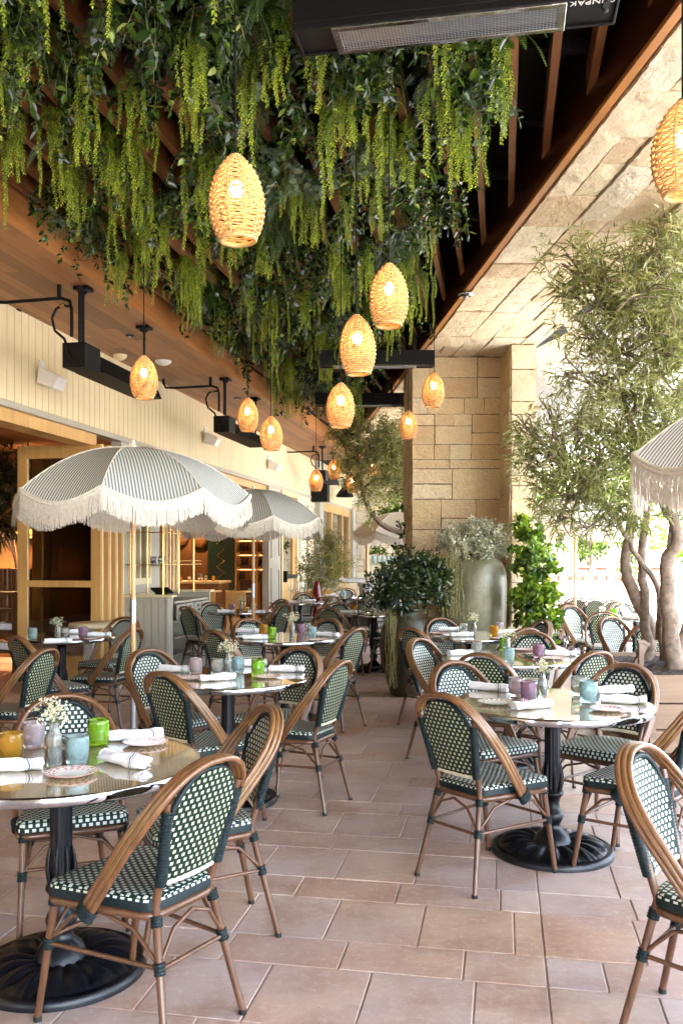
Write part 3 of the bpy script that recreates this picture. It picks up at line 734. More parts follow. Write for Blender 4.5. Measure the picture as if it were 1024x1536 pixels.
# ------------------------------------------------------------------ floor
g=MB(); g.box(-14,26,-12,60,-.20,-.0045); tag(g.build('ground',M['grout']),kind='structure')
fl=MB(); d1=Vector((.181,.983,0)); d2=Vector((.983,-.181,0)); O=Vector((.152,0,0))
def tile(u0,u1,v0,v1):
    g=.0030; ch=.0025; r=random.random()
    def q(u,v,z): p=O+d2*u+d1*v; return (p.x,p.y,z)
    u0+=g;u1-=g;v0+=g;v1-=g; dz=random.uniform(-.0012,.0012)
    vs=[q(u0,v0,-.011),q(u1,v0,-.011),q(u1,v1,-.011),q(u0,v1,-.011)]
    vs+=[q(u0,v0,-.003+dz),q(u1,v0,-.003+dz),q(u1,v1,-.003+dz),q(u0,v1,-.003+dz)]
    vs+=[q(u0+ch,v0+ch,dz),q(u1-ch,v0+ch,dz),q(u1-ch,v1-ch,dz),q(u0+ch,v1-ch,dz)]
    fl.add(vs,[(0,1,5,4),(1,2,6,5),(2,3,7,6),(3,0,4,7),(4,5,9,8),(5,6,10,9),(6,7,11,10),(7,4,8,11),(8,9,10,11)],0,False,var=r)
v=-5.0; k=0
while v<30:
    hgt,wd=((.405,.365),(.235,.445))[k%2]
    for side in (0,1):
        off=random.uniform(.1,wd)
        if side==0:
            u=0; first=True
            while u>-7.6:
                w=off if first else wd
                tile(u-w,u,v,v+hgt)
                u-=w; first=False
        else:
            u=0; first=True
            while u<2.6:
                w=off if first else wd
                tile(u,u+w,v,v+hgt)
                u+=w; first=False
    v+=hgt; k+=1
tag(fl.build('floor',M['tile']),kind='structure')
pv=MB(); pv.box(2.75,26,-12,60,-.011,.003); pv.box(-14,2.75,30.05,60,-.011,.003); pv.box(-14,2.75,-12,-5.05,-.011,.003); tag(pv.build('pavement',M['paving']),kind='structure')
# ------------------------------------------------------------------ facade frame
def FP(Y,off,z): return (-4.78+.184*Y+off*.983, Y-off*.181, z)
def fpr(mb,Y0,Y1,o0,o1,z0,z1,mat=0):
    mb.hexa([FP(Y0,o1,z0),FP(Y1,o1,z0),FP(Y1,o0,z0),FP(Y0,o0,z0),FP(Y0,o1,z1),FP(Y1,o1,z1),FP(Y1,o0,z1),FP(Y0,o0,z1)],mat)
wallg=empty('restaurant_facade',(0,0,0),label='cream board-clad restaurant facade running down the left side with wide door openings',cat='building')
b=MB(); fpr(b,-4,27.8,-.14,-.012,2.99,4.3); 
Y=-4.0
while Y<27.7:
    fpr(b,Y+.006,min(Y+.124,27.8),-.012,0,3.0,3.93); Y+=.13
b.build('board_cladding',M['beige'],wallg)
b=MB(); fpr(b,-4,27.8,-.16,.015,2.93,2.99); b.build('header_trim',M['greige'],wallg)
b=MB(); fpr(b,-4,10.45,-.30,-.05,2.80,2.93); fpr(b,12.9,17.9,-.30,-.05,2.80,2.93); b.build('timber_header',M['pine'],wallg)
def solid(Y0,Y1,name,mt,o0=-.14,o1=0,z0=0,z1=2.93):
    b=MB(); fpr(b,Y0,Y1,o0,o1,z0,z1)
    return b.build(name,mt,wallg,bevel=.004)
solid(-4,3.0,'wall_pier',M['beige']); 
solid(11.02,11.22,'wall_pier',M['greige']); solid(11.95,12.25,'wall_pier',M['greige']); solid(11.22,11.95,'wall_panel',M['greige'],z1=1.12)
solid(17.95,18.9,'wall_panel',M['greige']); solid(20.4,22.4,'wall_panel',M['beige']); solid(27.3,27.8,'wall_pier',M['greige'],-.14,.12)
solid(22.3,22.75,'pilaster',M['greige'],0,.14,0,3.91)
# raised mouldings on the panels
for Y0,Y1,z0,z1 in ((18.1,18.75,.25,1.25),(18.1,18.75,1.45,2.75),(20.6,21.4,.25,1.25),(20.6,21.4,1.45,2.75),(21.5,22.2,.25,1.25),(21.5,22.2,1.45,2.75)):
    b=MB(); t=.05
    fpr(b,Y0,Y0+t,0.001,.02,z0,z1); fpr(b,Y1-t,Y1,0.001,.02,z0,z1); fpr(b,Y0+t,Y1-t,.001,.02,z0,z0+t); fpr(b,Y0+t,Y1-t,.001,.02,z1-t,z1); b.build('panel_moulding',M['greige'],wallg)
# window bay
w=MB(); 
for a,c,z0,z1 in ((11.22,11.95,1.12,1.20),(11.22,11.95,2.86,2.93),(11.22,11.29,1.20,2.86),(11.88,11.95,1.20,2.86),(11.29,11.88,2.42,2.50),(11.56,11.61,1.2,2.42)): fpr(w,a,c,-.10,.01,z0,z1)
wf=w.build('window_frame',M['beige'],wallg)
w=MB(); fpr(w,11.29,11.88,-.06,-.05,1.2,2.86); w.build('window_pane',M['mirrorglass'],wf)
# far doors: wooden door with push bar, open glazed far opening
dr=MB(); fpr(dr,18.9,19.0,-.12,.03,0,2.93); fpr(dr,20.3,20.4,-.12,.03,0,2.93); fpr(dr,19.0,20.3,-.12,.03,2.83,2.93); df=dr.build('door_frame',M['pinel'],wallg)
dr=MB(); fpr(dr,19.0,19.25,-.09,-.03,0,2.82); fpr(dr,20.1,20.3,-.09,-.03,0,2.82); fpr(dr,19.25,20.1,-.09,-.03,0,1.0); fpr(dr,19.25,20.1,-.09,-.03,2.6,2.82); dd=dr.build('timber_door',M['pine'],wallg)
dr=MB(); fpr(dr,19.25,20.1,-.065,-.055,1.0,2.6); dr.build('door_pane',M['glass'],dd)
dr=MB(); fpr(dr,19.1,20.2,-.02,.06,1.0,1.08); fpr(dr,19.1,19.2,-.03,.09,.93,1.17); dr.build('push_bar',M['black'],dd)
w=MB()
for a,c,z0,z1 in ((22.75,22.95,0,2.93),(24.4,24.55,0,2.93),(26.0,26.15,0,2.93),(27.15,27.3,0,2.93),(22.95,27.15,2.7,2.93),(22.95,27.15,.0,.5)): fpr(w,a,c,-.12,.02,z0,z1)
w.build('window_frame',M['pine'],wallg)
w=MB(); fpr(w,22.95,27.15,-.06,-.05,.5,2.7); w.build('window_pane',M['glass'],wallg)
# interior shell of the restaurant
inn=MB()
fpr(inn,-4,28,-6.2,-6.0,0,3.6); fpr(inn,28,28.2,-6.2,-.2,0,3.6); fpr(inn,-4.2,-4,-6.2,-.2,0,3.6)
inn.build('interior_wall',M['darkwood'],wallg)
inn=MB(); fpr(inn,-4,28,-6.0,-.15,3.05,3.15); inn.build('interior_ceiling',M['ceil'],wallg)
for q in ((21.6,21.75,-2.3),(13.2,13.35,-3.2),(12.55,12.65,-1.3)):
    inn=MB(); fpr(inn,q[0],q[1],-6.0,q[2],0,3.05); inn.build('interior_partition',M['warmwall'],wallg)
inn=MB(); fpr(inn,21.3,21.6,-2.3,-.9,0,3.05); inn.build('interior_pier',M['darkwood'],wallg)
# ------------------------------------------------------------------ wood soffit, fascias, rafters, roof
RB=-6.0
def LA(Y): return -3.65+.178*Y      # left fascia line
def LR(Y): return 1.936-.087*Y      # right fascia line
def LO(Y): return 3.04-.07*Y        # outer edge of the stone soffit
roof=empty('patio_roof',(0,0,3.9),label='dark timber patio roof of open rafters between stone soffit and plank ceiling',cat='roof')
def rb(mb,name,mt,**k): return mb.build(name,mt,roof,origin=(0,0,3.9),**k)
b=MB(); b.prism([(LA(RB)-.02,RB),(LA(22),22),FP(22.3,0.001,0)[:2],FP(RB,0.001,0)[:2]],3.92,3.97); rb(b,'plank_ceiling',M['ceil'])
b=MB(); b.prism([(LA(RB),RB),(LA(RB)+.06,RB),(LA(27.5)+.06,27.5),(LA(27.5),27.5)],3.905,4.23); rb(b,'left_fascia',M['fascia'])
b=MB(); b.prism([(LA(RB)+.06,RB),(LA(RB)+.10,RB),(LA(22)+.10,22),(LA(22)+.06,22)],3.905,3.945); rb(b,'fascia_trim',M['fascia'])
b=MB(); b.prism([(LR(RB)-.05,RB),(LR(RB),RB),(LR(20),20),(LR(20)-.05,20)],4.0,4.62); rb(b,'right_fascia',M['fasciad'])
b=MB(); b.prism([(LR(RB)-.07,RB),(LR(RB)-.02,RB),(LR(20)-.02,20),(LR(20)-.07,20)],3.972,3.998); rb(b,'fascia_trim',M['fascia'])
b=MB(); b.prism([(-6,RB-.2),(3.6,RB-.2),(5.4,28.6),(-1.0,28.6)],4.62,4.75); rb(b,'roof_deck',M['deck'])  # deck carried on over the far end, added to shade the end wall
b=MB(); fpr(b,RB,27.5,.001,.02,3.97,4.62); rb(b,'roof_edge',M['deck'])
b=MB(); b.box(LA(20.3),1.2,20.3,20.4,4.0,4.62); b.prism([(-6,RB-.3),(3.6,RB-.3),(3.6,RB-.2),(-6,RB-.2)],3.9,4.75); rb(b,'roof_edge',M['deck'])
# rafters run along d1 (seven degrees of freedom from the photo: spacing .22 m)
p0=Vector((.89,4.53,0)); 
for i in range(-24,9):
    c=p0+d2*(i*.222)
    # clip against fascias: solve along d1
    def hit(line,c):  # parameter t where X = line(Y)
        a,bb=(-3.65,.178) if line=='L' else (1.936,-.087)
        # c.x+.181t = a+bb*(c.y+.983t)
        return (a+bb*c.y-c.x)/(.181-bb*.983)
    t1=hit('R',c); y1=c.y+.983*t1
    ta=(RB-4.53)/.983; 
    tl=hit('L',c)   # starts where it leaves the left fascia (almost parallel)
    tb=min(t1,15.6)
    if c.x+.181*ta < LA(c.y+.983*ta)+.05:
        if .181-.178*.983>0: ta=max(ta,tl+.1)
    if tb-ta<.5: continue
    a=c+d1*ta; e=c+d1*tb; s=d2*.023
    b=MB(); b.prism([((a-s).x,(a-s).y),((a+s).x,(a+s).y),((e+s).x,(e+s).y),((e-s).x,(e-s).y)],4.19,4.38); rb(b,'rafter',M['rafter'])
b=MB()
for Y in np.arange(RB,20,.85): b.box(-3.65+.178*Y+.05,LR(Y)-.06,Y,Y+.06,4.40,4.46)
rb(b,'purlins',M['deck'])
# ------------------------------------------------------------------ ashlar stonework
def ashlar(mb, W, Hh, to_world, cell=.1, jit=.018, maxw=6, minw=2, hs=(2,3,4), joint=.006, seed=0, hc=(.2,.3,.38,.42), wr=(.24,.6), rough=.018):
    """fill W x Hh with random rectangles; to_world(u,v,d) gives a point, d is outwards"""
    R=random.Random(seed); rects=[]
    v=0
    while v<Hh-.05:
        h=R.choice(hc)
        if Hh-v-h<.15: h=Hh-v
        u=0; first=True
        while u<W-.02:
            w=R.uniform(*wr)*(.5+.5*R.random() if first else 1); first=False
            if W-u-w<.16: w=W-u
            if h>.27 and R.random()<.42:
                c=h*R.choice((.38,.5,.62)); rects.append((u,v,w,c))
                if w>.42 and R.random()<.6: q=w*R.uniform(.38,.62); rects+= [(u,v+c,q,h-c),(u+q,v+c,w-q,h-c)]
                else: rects.append((u,v+c,w,h-c))
            else: rects.append((u,v,w,h))
            u+=w
        v+=h
    if True:
        for (ru,rv,rw,rh) in rects:
            jn=joint*R.uniform(.5,1.5); u0,u1,v0,v1=ru+jn,ru+rw-jn,rv+jn,rv+rh-jn
            d0=R.uniform(.014,.014+jit); nu=max(2,int((u1-u0)/.05)); nv=max(2,int((v1-v0)/.05)); vs=[]
            for q in range(nv+1):
                for p in range(nu+1):
                    edge=p in(0,nu) or q in (0,nv)
                    u=u0+(u1-u0)*p/nu; v=v0+(v1-v0)*q/nv
                    if edge: d=d0-.004+R.uniform(-.003,.003); u+=R.uniform(-.004,.004)*(p in(0,nu)); v+=R.uniform(-.004,.004)*(q in(0,nv))
                    else: d=d0+R.uniform(-rough*.3,rough*.3)
                    vs.append(to_world(u,v,d))
            n1=nu+1; fs=[(q*n1+p,q*n1+p+1,(q+1)*n1+p+1,(q+1)*n1+p) for q in range(nv) for p in range(nu)]
            r=R.random()
            ring=[p for p in range(n1)]+[q*n1+nu for q in range(1,nv+1)]+[nv*n1+p for p in range(nu-1,-1,-1)]+[q*n1 for q in range(nv-1,0,-1)]
            def uvof(idx): q,p=divmod(idx,n1); return (u0+(u1-u0)*p/nu, v0+(v1-v0)*q/nv)
            mb.add(vs,fs,0,True,var=r); m=len(ring)
            mb.add([vs[t] for t in ring]+[to_world(*uvof(t),-.002) for t in ring],[((t+1)%m,t,m+t,m+(t+1)%m) for t in range(m)],0,False,var=r)
pil=empty('stone_pillar',(1.5,11.6,0),label='broad limestone block pillar behind the jars, carrying the stone soffit',cat='pillar')
po=(1.5,11.6,0)
core=MB(); core.box(.90,1.99,10.97,12.4,0,4.62); core.box(1.99,2.26,10.32,12.4,0,3.98); core.build('pillar_core',M['mortar'],pil,origin=po)
a=MB(); ashlar(a,1.11,3.97,lambda u,v,d:(.88+u,10.97-d,v),seed=3,cell=.09,hs=(2,2,3,4),minw=3,maxw=6); 
ashlar(a,1.45,3.97,lambda u,v,d:(.90-d,12.42-u,v),seed=4,hs=(2,3,3))
a.build('block_facing',M['stone'],pil,origin=po)
a=MB(); ashlar(a,.29,3.97,lambda u,v,d:(1.985+u,10.32-d,v),seed=5,wr=(.29,.5),minw=2,maxw=3,hs=(2,3)); ashlar(a,.66,3.97,lambda u,v,d:(1.99-d,10.98-u,v),seed=6,hs=(2,2,3),minw=3); ashlar(a,2.1,3.97,lambda u,v,d:(2.26+d,10.3+u,v),seed=8)
a.build('pilaster_facing',M['stone'],pil,origin=po)
sof=empty('stone_soffit',(2.0,6,4.0),label='long rough limestone soffit beam above the right side of the patio',cat='soffit')
so=(2,6,4)
core=MB(); core.prism([(LR(RB)+.005,RB),(LO(RB),RB),(LO(20),20),(LR(20)+.005,20)],4.0,4.75); core.build('beam_core',M['mortar'],sof,origin=so)
a=MB(); 
def sw(u,v,d):
    Y=RB+u; X=LR(Y)+.005+(LO(Y)-LR(Y)-.005)*(v/1.12); return (X,Y,4.0-d)
ashlar(a,20-RB,1.12,lambda u,v,d:sw(u,v,d),seed=12,hc=(.2,.24,.34,.34),wr=(.35,.95),cell=.112,maxw=7,minw=3,hs=(2,2,3),jit=.022,joint=.006,rough=.045)
a.build('block_facing',M['stone'],sof,origin=so)
a=MB(); ashlar(a,20-RB,.75,lambda u,v,d:(LO(RB+u)+d,RB+u,4.0+v),seed=13,cell=.125,maxw=7,hs=(2,3)); a.build('outer_facing',M['stone'],sof,origin=so)
# far stone wall, sunlit
fw=empty('far_stone_wall',(3,28.4,0),label='sunlit pale limestone wall closing the far end of the patio',cat='wall')
c=MB(); c.box(.30,5.2,28.05,28.5,0,4.6); c.build('wall_core',M['mortar'],fw,origin=(3,28.4,0))
a=MB(); ashlar(a,4.9,4.6,lambda u,v,d:(.3+u,28.05-d,v),seed=20,cell=.12,maxw=6,hs=(2,3,3)); a.build('block_facing',M['stone'],fw,origin=(3,28.4,0))

rw=empty('added_rear_wall',(-2.5,-6.6,0),0,'added board-clad wall behind the viewpoint, holding back light from the rear','wall')  # unseen wall added behind the camera to cut the frontal light
b=MB(); b.box(-3.6,2.2,-.1,0,0,4.2)
for i in range(44): b.box(-3.6+i*.13,-3.6+i*.13+.118,.0,.012,.1,4.0)
b.build('board_cladding',M['greige'],rw)
# ------------------------------------------------------------------ infrared heaters
def make_heater(text=True, L=1.33):
    r=empty('patio_heater',cat='heater'); D=.10; h=L/2
    b=MB(); b.box(-h,h,-D,D,.03,.17); b.box(-h,h,-D,-D+.012,0,.03); b.box(-h,h,D-.012,D,0,.03); b.box(-h,-h+.012,-D+.012,D-.012,0,.03); b.box(h-.012,h,-D+.012,D-.012,0,.03)
    b.box(-h+.012,-h+.17,-D+.012,D-.012,.010,.029); b.box(h-.21,h-.012,-D+.012,D-.012,.010,.029)
    hs=b.build('housing',M['black'],r,bevel=.003)
    f=MB(); x0,x1=-h+.165,h-.205
    f.box(x0,x1,-D+.005,-D+.03,-.008,.006); f.box(x0,x1,D-.03,D-.005,-.008,.006); f.box(x0,x0+.03,-D+.03,D-.03,-.008,.006); f.box(x1-.03,x1,-D+.03,D-.03,-.008,.006)
    f.build('grille_frame',M['steel'],r,bevel=.002)
    g=MB(); n=64
    for i in range(n+1):
        x=x0+.03+(x1-x0-.06)*i/n; g.box(x-.0016,x+.0016,-D+.03,D-.03,-.002,.0015)
    for i in range(1,12):
        y=-D+.03+(2*D-.06)*i/12; g.box(x0+.03,x1-.03,y-.0014,y+.0014,-.0045,-.0022)
    g.build('wire_grille',M['alu'],r)
    e=MB(); e.box(x0+.03,x1-.03,-D+.03,D-.03,.022,.0285); e.build('reflector',simple('ceramic_burner',(.20,.19,.18),.5,.2),r)
    e=MB(); 
    for x in (-h+.02,h-.02): e.tube([(x,0,.171),(x,0,.178)],.008,8)
    for x in (-.45,.45): e.box(x-.02,x+.02,-.06,.06,.17,.19); e.box(x-.012,x+.012,-.02,.02,.19,.33)
    e.build('ceiling_bracket',M['black'],r)
    t=MB(); t.box(h-.06,h-.035,-.06,-.02,.002,.010); t.lathe([(.0001,.0),(.012,.0),(.012,.01)],12,(h-.048,.0,0)); t.build('control_knob',M['rubber'],r)
    if text:
        cu=bpy.data.curves.new('brand_lettering','FONT'); cu.body='SUNPAK'; cu.size=.046; cu.extrude=.0008; cu.align_x='CENTER'; cu.space_character=1.05
        cu.materials.append(M['white']); o=bpy.data.objects.new('brand_lettering',cu); COL.objects.link(o); dg=bpy.context.evaluated_depsgraph_get(); me=bpy.data.meshes.new_from_object(o.evaluated_get(dg)); bpy.data.objects.remove(o); o=bpy.data.objects.new('brand_lettering',me); COL.objects.link(o); o.parent=r
        o.location=(h-.105,-.078,.0085); o.rotation_euler=(0,PI,0)
    return r
H=H
hz=make_heater(); hz['label']='large black infrared heater with wire grille at the top of the picture'; hz['group']='infrared heaters under the rafters'
hz.location=(.464,3.687,3.70); hz.rotation_euler=(0,0,math.radians(-10.4))
def hcopy(loc,rz,label):
    o=copy_tree(hz); o.location=loc; o.rotation_euler=(0,0,math.radians(rz)); o['label']=label; return o
hcopy((.41,10.25,3.70),0,'black infrared heater crossing the ceiling just before the stone pillar')
hcopy((.28,12.9,3.70),0,'smaller looking black infrared heater beyond the first crossing one, left of the pillar')
# side heaters hang on rods from the plank soffit
def side_heater(Y0,X0,Y1,label):
    r=empty('hanging_heater',(X0,Y0,0),0,label,'heater','long gas heaters hung from the plank soffit')
    u=Vector((.181,.983,0)); n=Vector((.983,-.181,0)); Lh=(Y1-Y0)/.983
    def q(a,o,z): p=u*a+n*o; return (p.x,p.y,z)
    def bx(mb,a0,a1,o0,o1,z0,z1): mb.hexa([q(a0,o0,z0),q(a0,o1,z0),q(a1,o1,z0),q(a1,o0,z0),q(a0,o0,z1),q(a0,o1,z1),q(a1,o1,z1),q(a1,o0,z1)][:4][::-1]+[q(a0,o0,z1),q(a0,o1,z1),q(a1,o1,z1),q(a1,o0,z1)][::-1])
    b=MB(); bx(b,-.18,.12,-.11,.11,3.16,3.38); b.build('control_box',M['black'],r,bevel=.006)
    b=MB(); 
    P_=[q(.12,-.06,3.34),q(.12,.06,3.34),q(.12,.14,3.17),q(.12,-.14,3.17)]; P2=[q(Lh+.15,-.06,3.34),q(Lh+.15,.06,3.34),q(Lh+.15,.14,3.17),q(Lh+.15,-.14,3.17)]
    b.add(P_+P2,[(0,1,2,3),(7,6,5,4),(0,4,5,1),(1,5,6,2),(3,2,6,7),(0,3,7,4)]); b.build('reflector_hood',M['black'],r,bevel=.004)
    for a in (0,Lh):
        b=MB(); b.tube([q(a,0,3.34),q(a,0,3.90)],.014,8); bx(b,a-.06,a+.06,-.07,.07,3.885,3.918); b.lathe([(.03,3.86),(.05,3.885)],14,q(a,0,0)); 
        for i in range(7):
            p=q(a,0,3.42+.06*i); b.lathe([(.014,0),(.0165,.004),(.014,.008)],8,p)
        b.build('mount_rod',M['black'],r)
    b=MB(); b.tube([q(-.1,-.85,3.86),q(-.1,-.82,3.80),q(-.1,-.70,3.79),q(-.1,-.16,3.80),q(-.1,-.08,3.77),q(-.1,-.06,3.70),q(-.1,-.06,3.45)],.016,8)
    b.tube([q(-.1,-.85,3.85),q(-.1,-.85,3.92)],.02,8); b.tube([q(-.1,-.18,3.80),q(-.1,-.18,3.92)],.02,8)
    b.tube([q(-.1,.02,3.90),q(-.1,.02,3.40)],.018,8)
    b.tube([q(-.12,-.20,3.70),q(-.12,-.24,3.62),q(-.14,-.20,3.5),q(-.16,-.10,3.42),q(-.18,-.06,3.34),q(-.20,-.03,3.26),q(-.19,.0,3.22)],.012,8)
    b.tube([q(-.1,-.06,3.72),q(-.12,-.14,3.73),q(-.12,-.20,3.70)],.012,8)
    b.build('gas_pipe',M['black'],r)
    b=MB(); b.tube([q(-.12,-.16,3.72),q(-.12,-.12,3.735)],.017,8); b.build('valve',M['brass'],r)
side_heater(7.95,-2.33,9.3,'long black gas heater nearest at the left, on rods below the plank soffit')
side_heater(12.0,-1.58,13.45,'second long black gas heater on the left, farther along the plank soffit')
side_heater(19.4,-.42,20.6,'third gas heater far away on the left, over the speaker box')
# ------------------------------------------------------------------ woven pendant lamps
def make_lamp():
    r=empty('pendant_lamp',cat='lamp'); b=MB()
    prof=lambda t: .045+.058*math.sin(PI*min(1,(t*.90+.20)))**.9 if t<.75 else .045+.058*math.sin(PI*min(1,(.675+.20)))**.9*(1-(t-.75)/.25)**.8*0+ (.045+.058*math.sin(PI*.875)**.9-.0)*0
    def R_(t):   # t 0 bottom .. 1 top
        pts=[(0,.066),(.12,.086),(.3,.100),(.5,.1005),(.7,.086),(.85,.062),(.95,.036),(1,.018)]
        for (a,ra),(c,rc) in zip(pts,pts[1:]):
            if t<=c: k=(t-a)/(c-a); return ra+(rc-ra)*k
        return .018
    nr=30; Hh=.32; nrib=10
    for i in range(nr):
        t=i/(nr-1); z=-Hh+Hh*t; R0=R_(t); n=60; ph=(i%2)*PI
        am=.0045 if 0<i<nr-1 else .0
        for dz in (0,):
            b.tube([((R0+am*math.cos(q*nrib+ph))*math.cos(q),(R0+am*math.cos(q*nrib+ph))*math.sin(q),z+dz+.0012*math.sin(q*7+i)) for q in [2*PI*j/n for j in range(n)]],.0037 if i else .008,6,0,closed=True)
    b.build('woven_body',M['cane'],r)
    b=MB()
    for k in range(nrib):
        q=2*PI*k/nrib; b.tube([(R_(t/14)*math.cos(q),R_(t/14)*math.sin(q),-Hh+Hh*t/14) for t in range(15)],.0038,6)
    b.tube([(.018*math.cos(q),.018*math.sin(q),.002) for q in [2*PI*j/16 for j in range(16)]],.005,6,0,closed=True)
    b.build('cage_rib',M['cane'],r)
    b=MB(); b.tube([(0,0,.012),(0,0,-.075)],.016,12); b.build('bulb_socket',M['black'],r)
    b=MB(); b.sphere((0,0,-.125),.026,12,sz=1.35); b.build('bulb',M['bulb'],r)
    c=MB(); c.tube([(0,0,.01),(0,0,1.9)],.004,6); c.build('cord',M['black'],r)
    return r
LP=make_lamp(); LP['group']='woven rattan pendant lamps'
def lamp(px,py,h,label,top=4.2,real=.32):
    Y=real*F/h; p=P(px,py,Y); o=place(LP,(p.x,p.y,p.z+real/2),random.uniform(0,6),label); LS=random.uniform(.95,1.06); tl=(random.uniform(-.05,.05),random.uniform(-.05,.05))
    for c in o.children:
        if not c.name.startswith('cord'): c.rotation_euler=(tl[0],tl[1],0); c.scale=(LS,LS,1)
    o=o; 
    for c in o.children:
        if c.name.startswith('cord'): c.scale=(1,1,(top-p.z-real/2)/1.9)
    return o
lamp(353,297,124,'nearest woven pendant lamp, largest, hanging upper left of centre')
lamp(583,443,91,'woven pendant lamp near the centre, second largest')
lamp(534,517,86,'woven pendant lamp just below and left of the second largest')
lamp(511,608,64,'woven pendant lamp before the second crossing heater')
lamp(651,584,50,'small woven pendant lamp before the pale stone pillar face')
lamp(612,637,40,'tiny woven pendant lamp at the left corner of the stone pillar')
lamp(216,566,62,'woven pendant lamp in front of the nearest hanging gas heater')
lamp(372,622,48,'woven pendant lamp in front of the second hanging gas heater')
lamp(406,650,49,'woven pendant lamp right of the second hanging gas heater')
lamp(500,704,29,'small far woven pendant lamp right of the speaker box, upper one',4.3)
lamp(474,720,32,'small far woven pendant lamp overlapping the black speaker box',4.3)
lamp(557,699,27,'small far woven pendant lamp before the hanging tree branches',4.3)
lamp(528,724,29,'small far woven pendant lamp before the wall dish light',4.3)
lamp(1023,222,135,'big woven pendant lamp cut off by the right edge',4.0)
# ------------------------------------------------------------------ hanging greenery
TR=[trailing('trailing_vine') for _ in range(7)]; FE=[fern('hanging_fern') for _ in range(5)]; LV=[leafy('leafy_vine') for _ in range(6)]; DU=[leafy('eucalyptus_sprig','dusty',(.04,.075),(6,9),(.15,.4),.8) for _ in range(3)]
GLAB={'t':('yellow-green trailing succulent bunch hanging from the rafters','trailing succulents under the rafters'),
      'f':('arching fern with drooping fronds under the rafters','ferns under the rafters'),
      'l':('dark broad-leaved vine hanging from the rafters','leafy vines under the rafters'),
      'd':('dusty grey-green leaved sprig hanging from the rafters','grey sprigs under the rafters')}
def xr(Y):   # right limit of the planting
    pts=[(2.8,.55),(3.8,.76),(4.6,.95),(5.8,1.0),(6.6,.84),(8,.86),(10,.74),(12,.5),(16,.25)]
    for (a,x),(c,y) in zip(pts,pts[1:]):
        if Y<=c: return x+(y-x)*(Y-a)/(c-a)
    return .25
for ch_,lst,n,cat in (('f',FE,88,'fern'),('l',LV,125,'vine'),('d',DU,28,'plant'),('t',TR,118,'plant')):
    placed=0; R=random.Random({'f':11,'l':2,'d':3,'t':8}[ch_]); pts=[]
    while placed<n:
        Y=2.9+(15.0-2.9)*R.random()**1.25; x0,x1=max(LA(Y)+(.22 if ch_=='t' else .26),-.46*Y),xr(Y)-(.05 if ch_=='t' else .12)
        if R.random()>(x1-x0)/2.8: continue
        X=R.uniform(x0,x1)
        if any((X-a)**2+(Y-c)**2<(.13 if ch_=='t' else .10)**2*(1 if Y<9 else 1.3) for a,c in pts): continue
        pts.append((X,Y)); z=R.uniform(4.12,4.28) if ch_=='f' else R.uniform(4.04,4.24)
        if abs(X-.46)<.75 and abs(Y-3.687)<.32: continue
        pr=lst[placed%len(lst)]
        o=place(pr,(X,Y,z),R.uniform(0,6.28),GLAB[ch_][0],GLAB[ch_][1],R.uniform(*((.6,.9) if ch_=='f' else (.75,1.2)))); o['category']=cat
        placed+=1
# leafy backing between the rafters, toned dark to stand in for shade
n=4500; Y=2.8+12.7*rng.random(n)**1.15; x0=np.array([max(LA(y)+.12,-.44*y) for y in Y]); x1=np.array([xr(y)-.1 for y in Y]); X=x0+(x1-x0)*rng.random(n)
Z=4.40-.16*rng.random(n)**1.5+.05*np.sin(X*5)*np.sin(Y*4)
msk=(np.sin(X*3.1+1.3)*np.sin(Y*2.3)+.5*np.sin(X*7+Y*3))>-.75
o=leaf_object('ceiling_foliage',np.stack([X,Y,Z],1)[msk],(rdir(n)-[0,0,.6])[msk],(rdir(n)*.6+[0,0,1])[msk],rng.uniform(.05,.10,msk.sum()),.045,LM['ivy'],var=np.clip(rng.normal(.25,.2,msk.sum()),0,1))
tag(o,'dense dark leafy backing between the ceiling rafters','foliage',kind='stuff')
# ------------------------------------------------------------------ striped fringed umbrellas
def stripe_mat(name,a,b_,period=.022):
    t=NT(name); uv=t.coord('UV'); s=t.n('ShaderNodeSeparateXYZ'); t.l(uv,s.inputs[0])
    m=t.math('LESS_THAN',t.math('FRACT',t.math('DIVIDE',s.outputs[0],period)),.5)
    n=t.noise(90,2,.5,t.coord()); c=t.mix(m,a,b_); b=t.bsdf(c,.85,0,t.bump(t.noise(4,4,.5,t.coord(),dist=.8),.5,.03))
    tr=t.n('ShaderNodeBsdfTranslucent'); t.l(c,tr.inputs[0]); mx=t.n('ShaderNodeMixShader'); mx.inputs[0].default_value=.3
    t.l(b.outputs[0],mx.inputs[1]); t.l(tr.outputs[0],mx.inputs[2]); t.l(mx.outputs[0],t.out.inputs[0]); return t.mat
M['stripe']=stripe_mat('striped_canvas',(.80,.78,.73),(.20,.25,.265)); M['canvas']=simple('plain_canvas',(.55,.52,.47),.85)
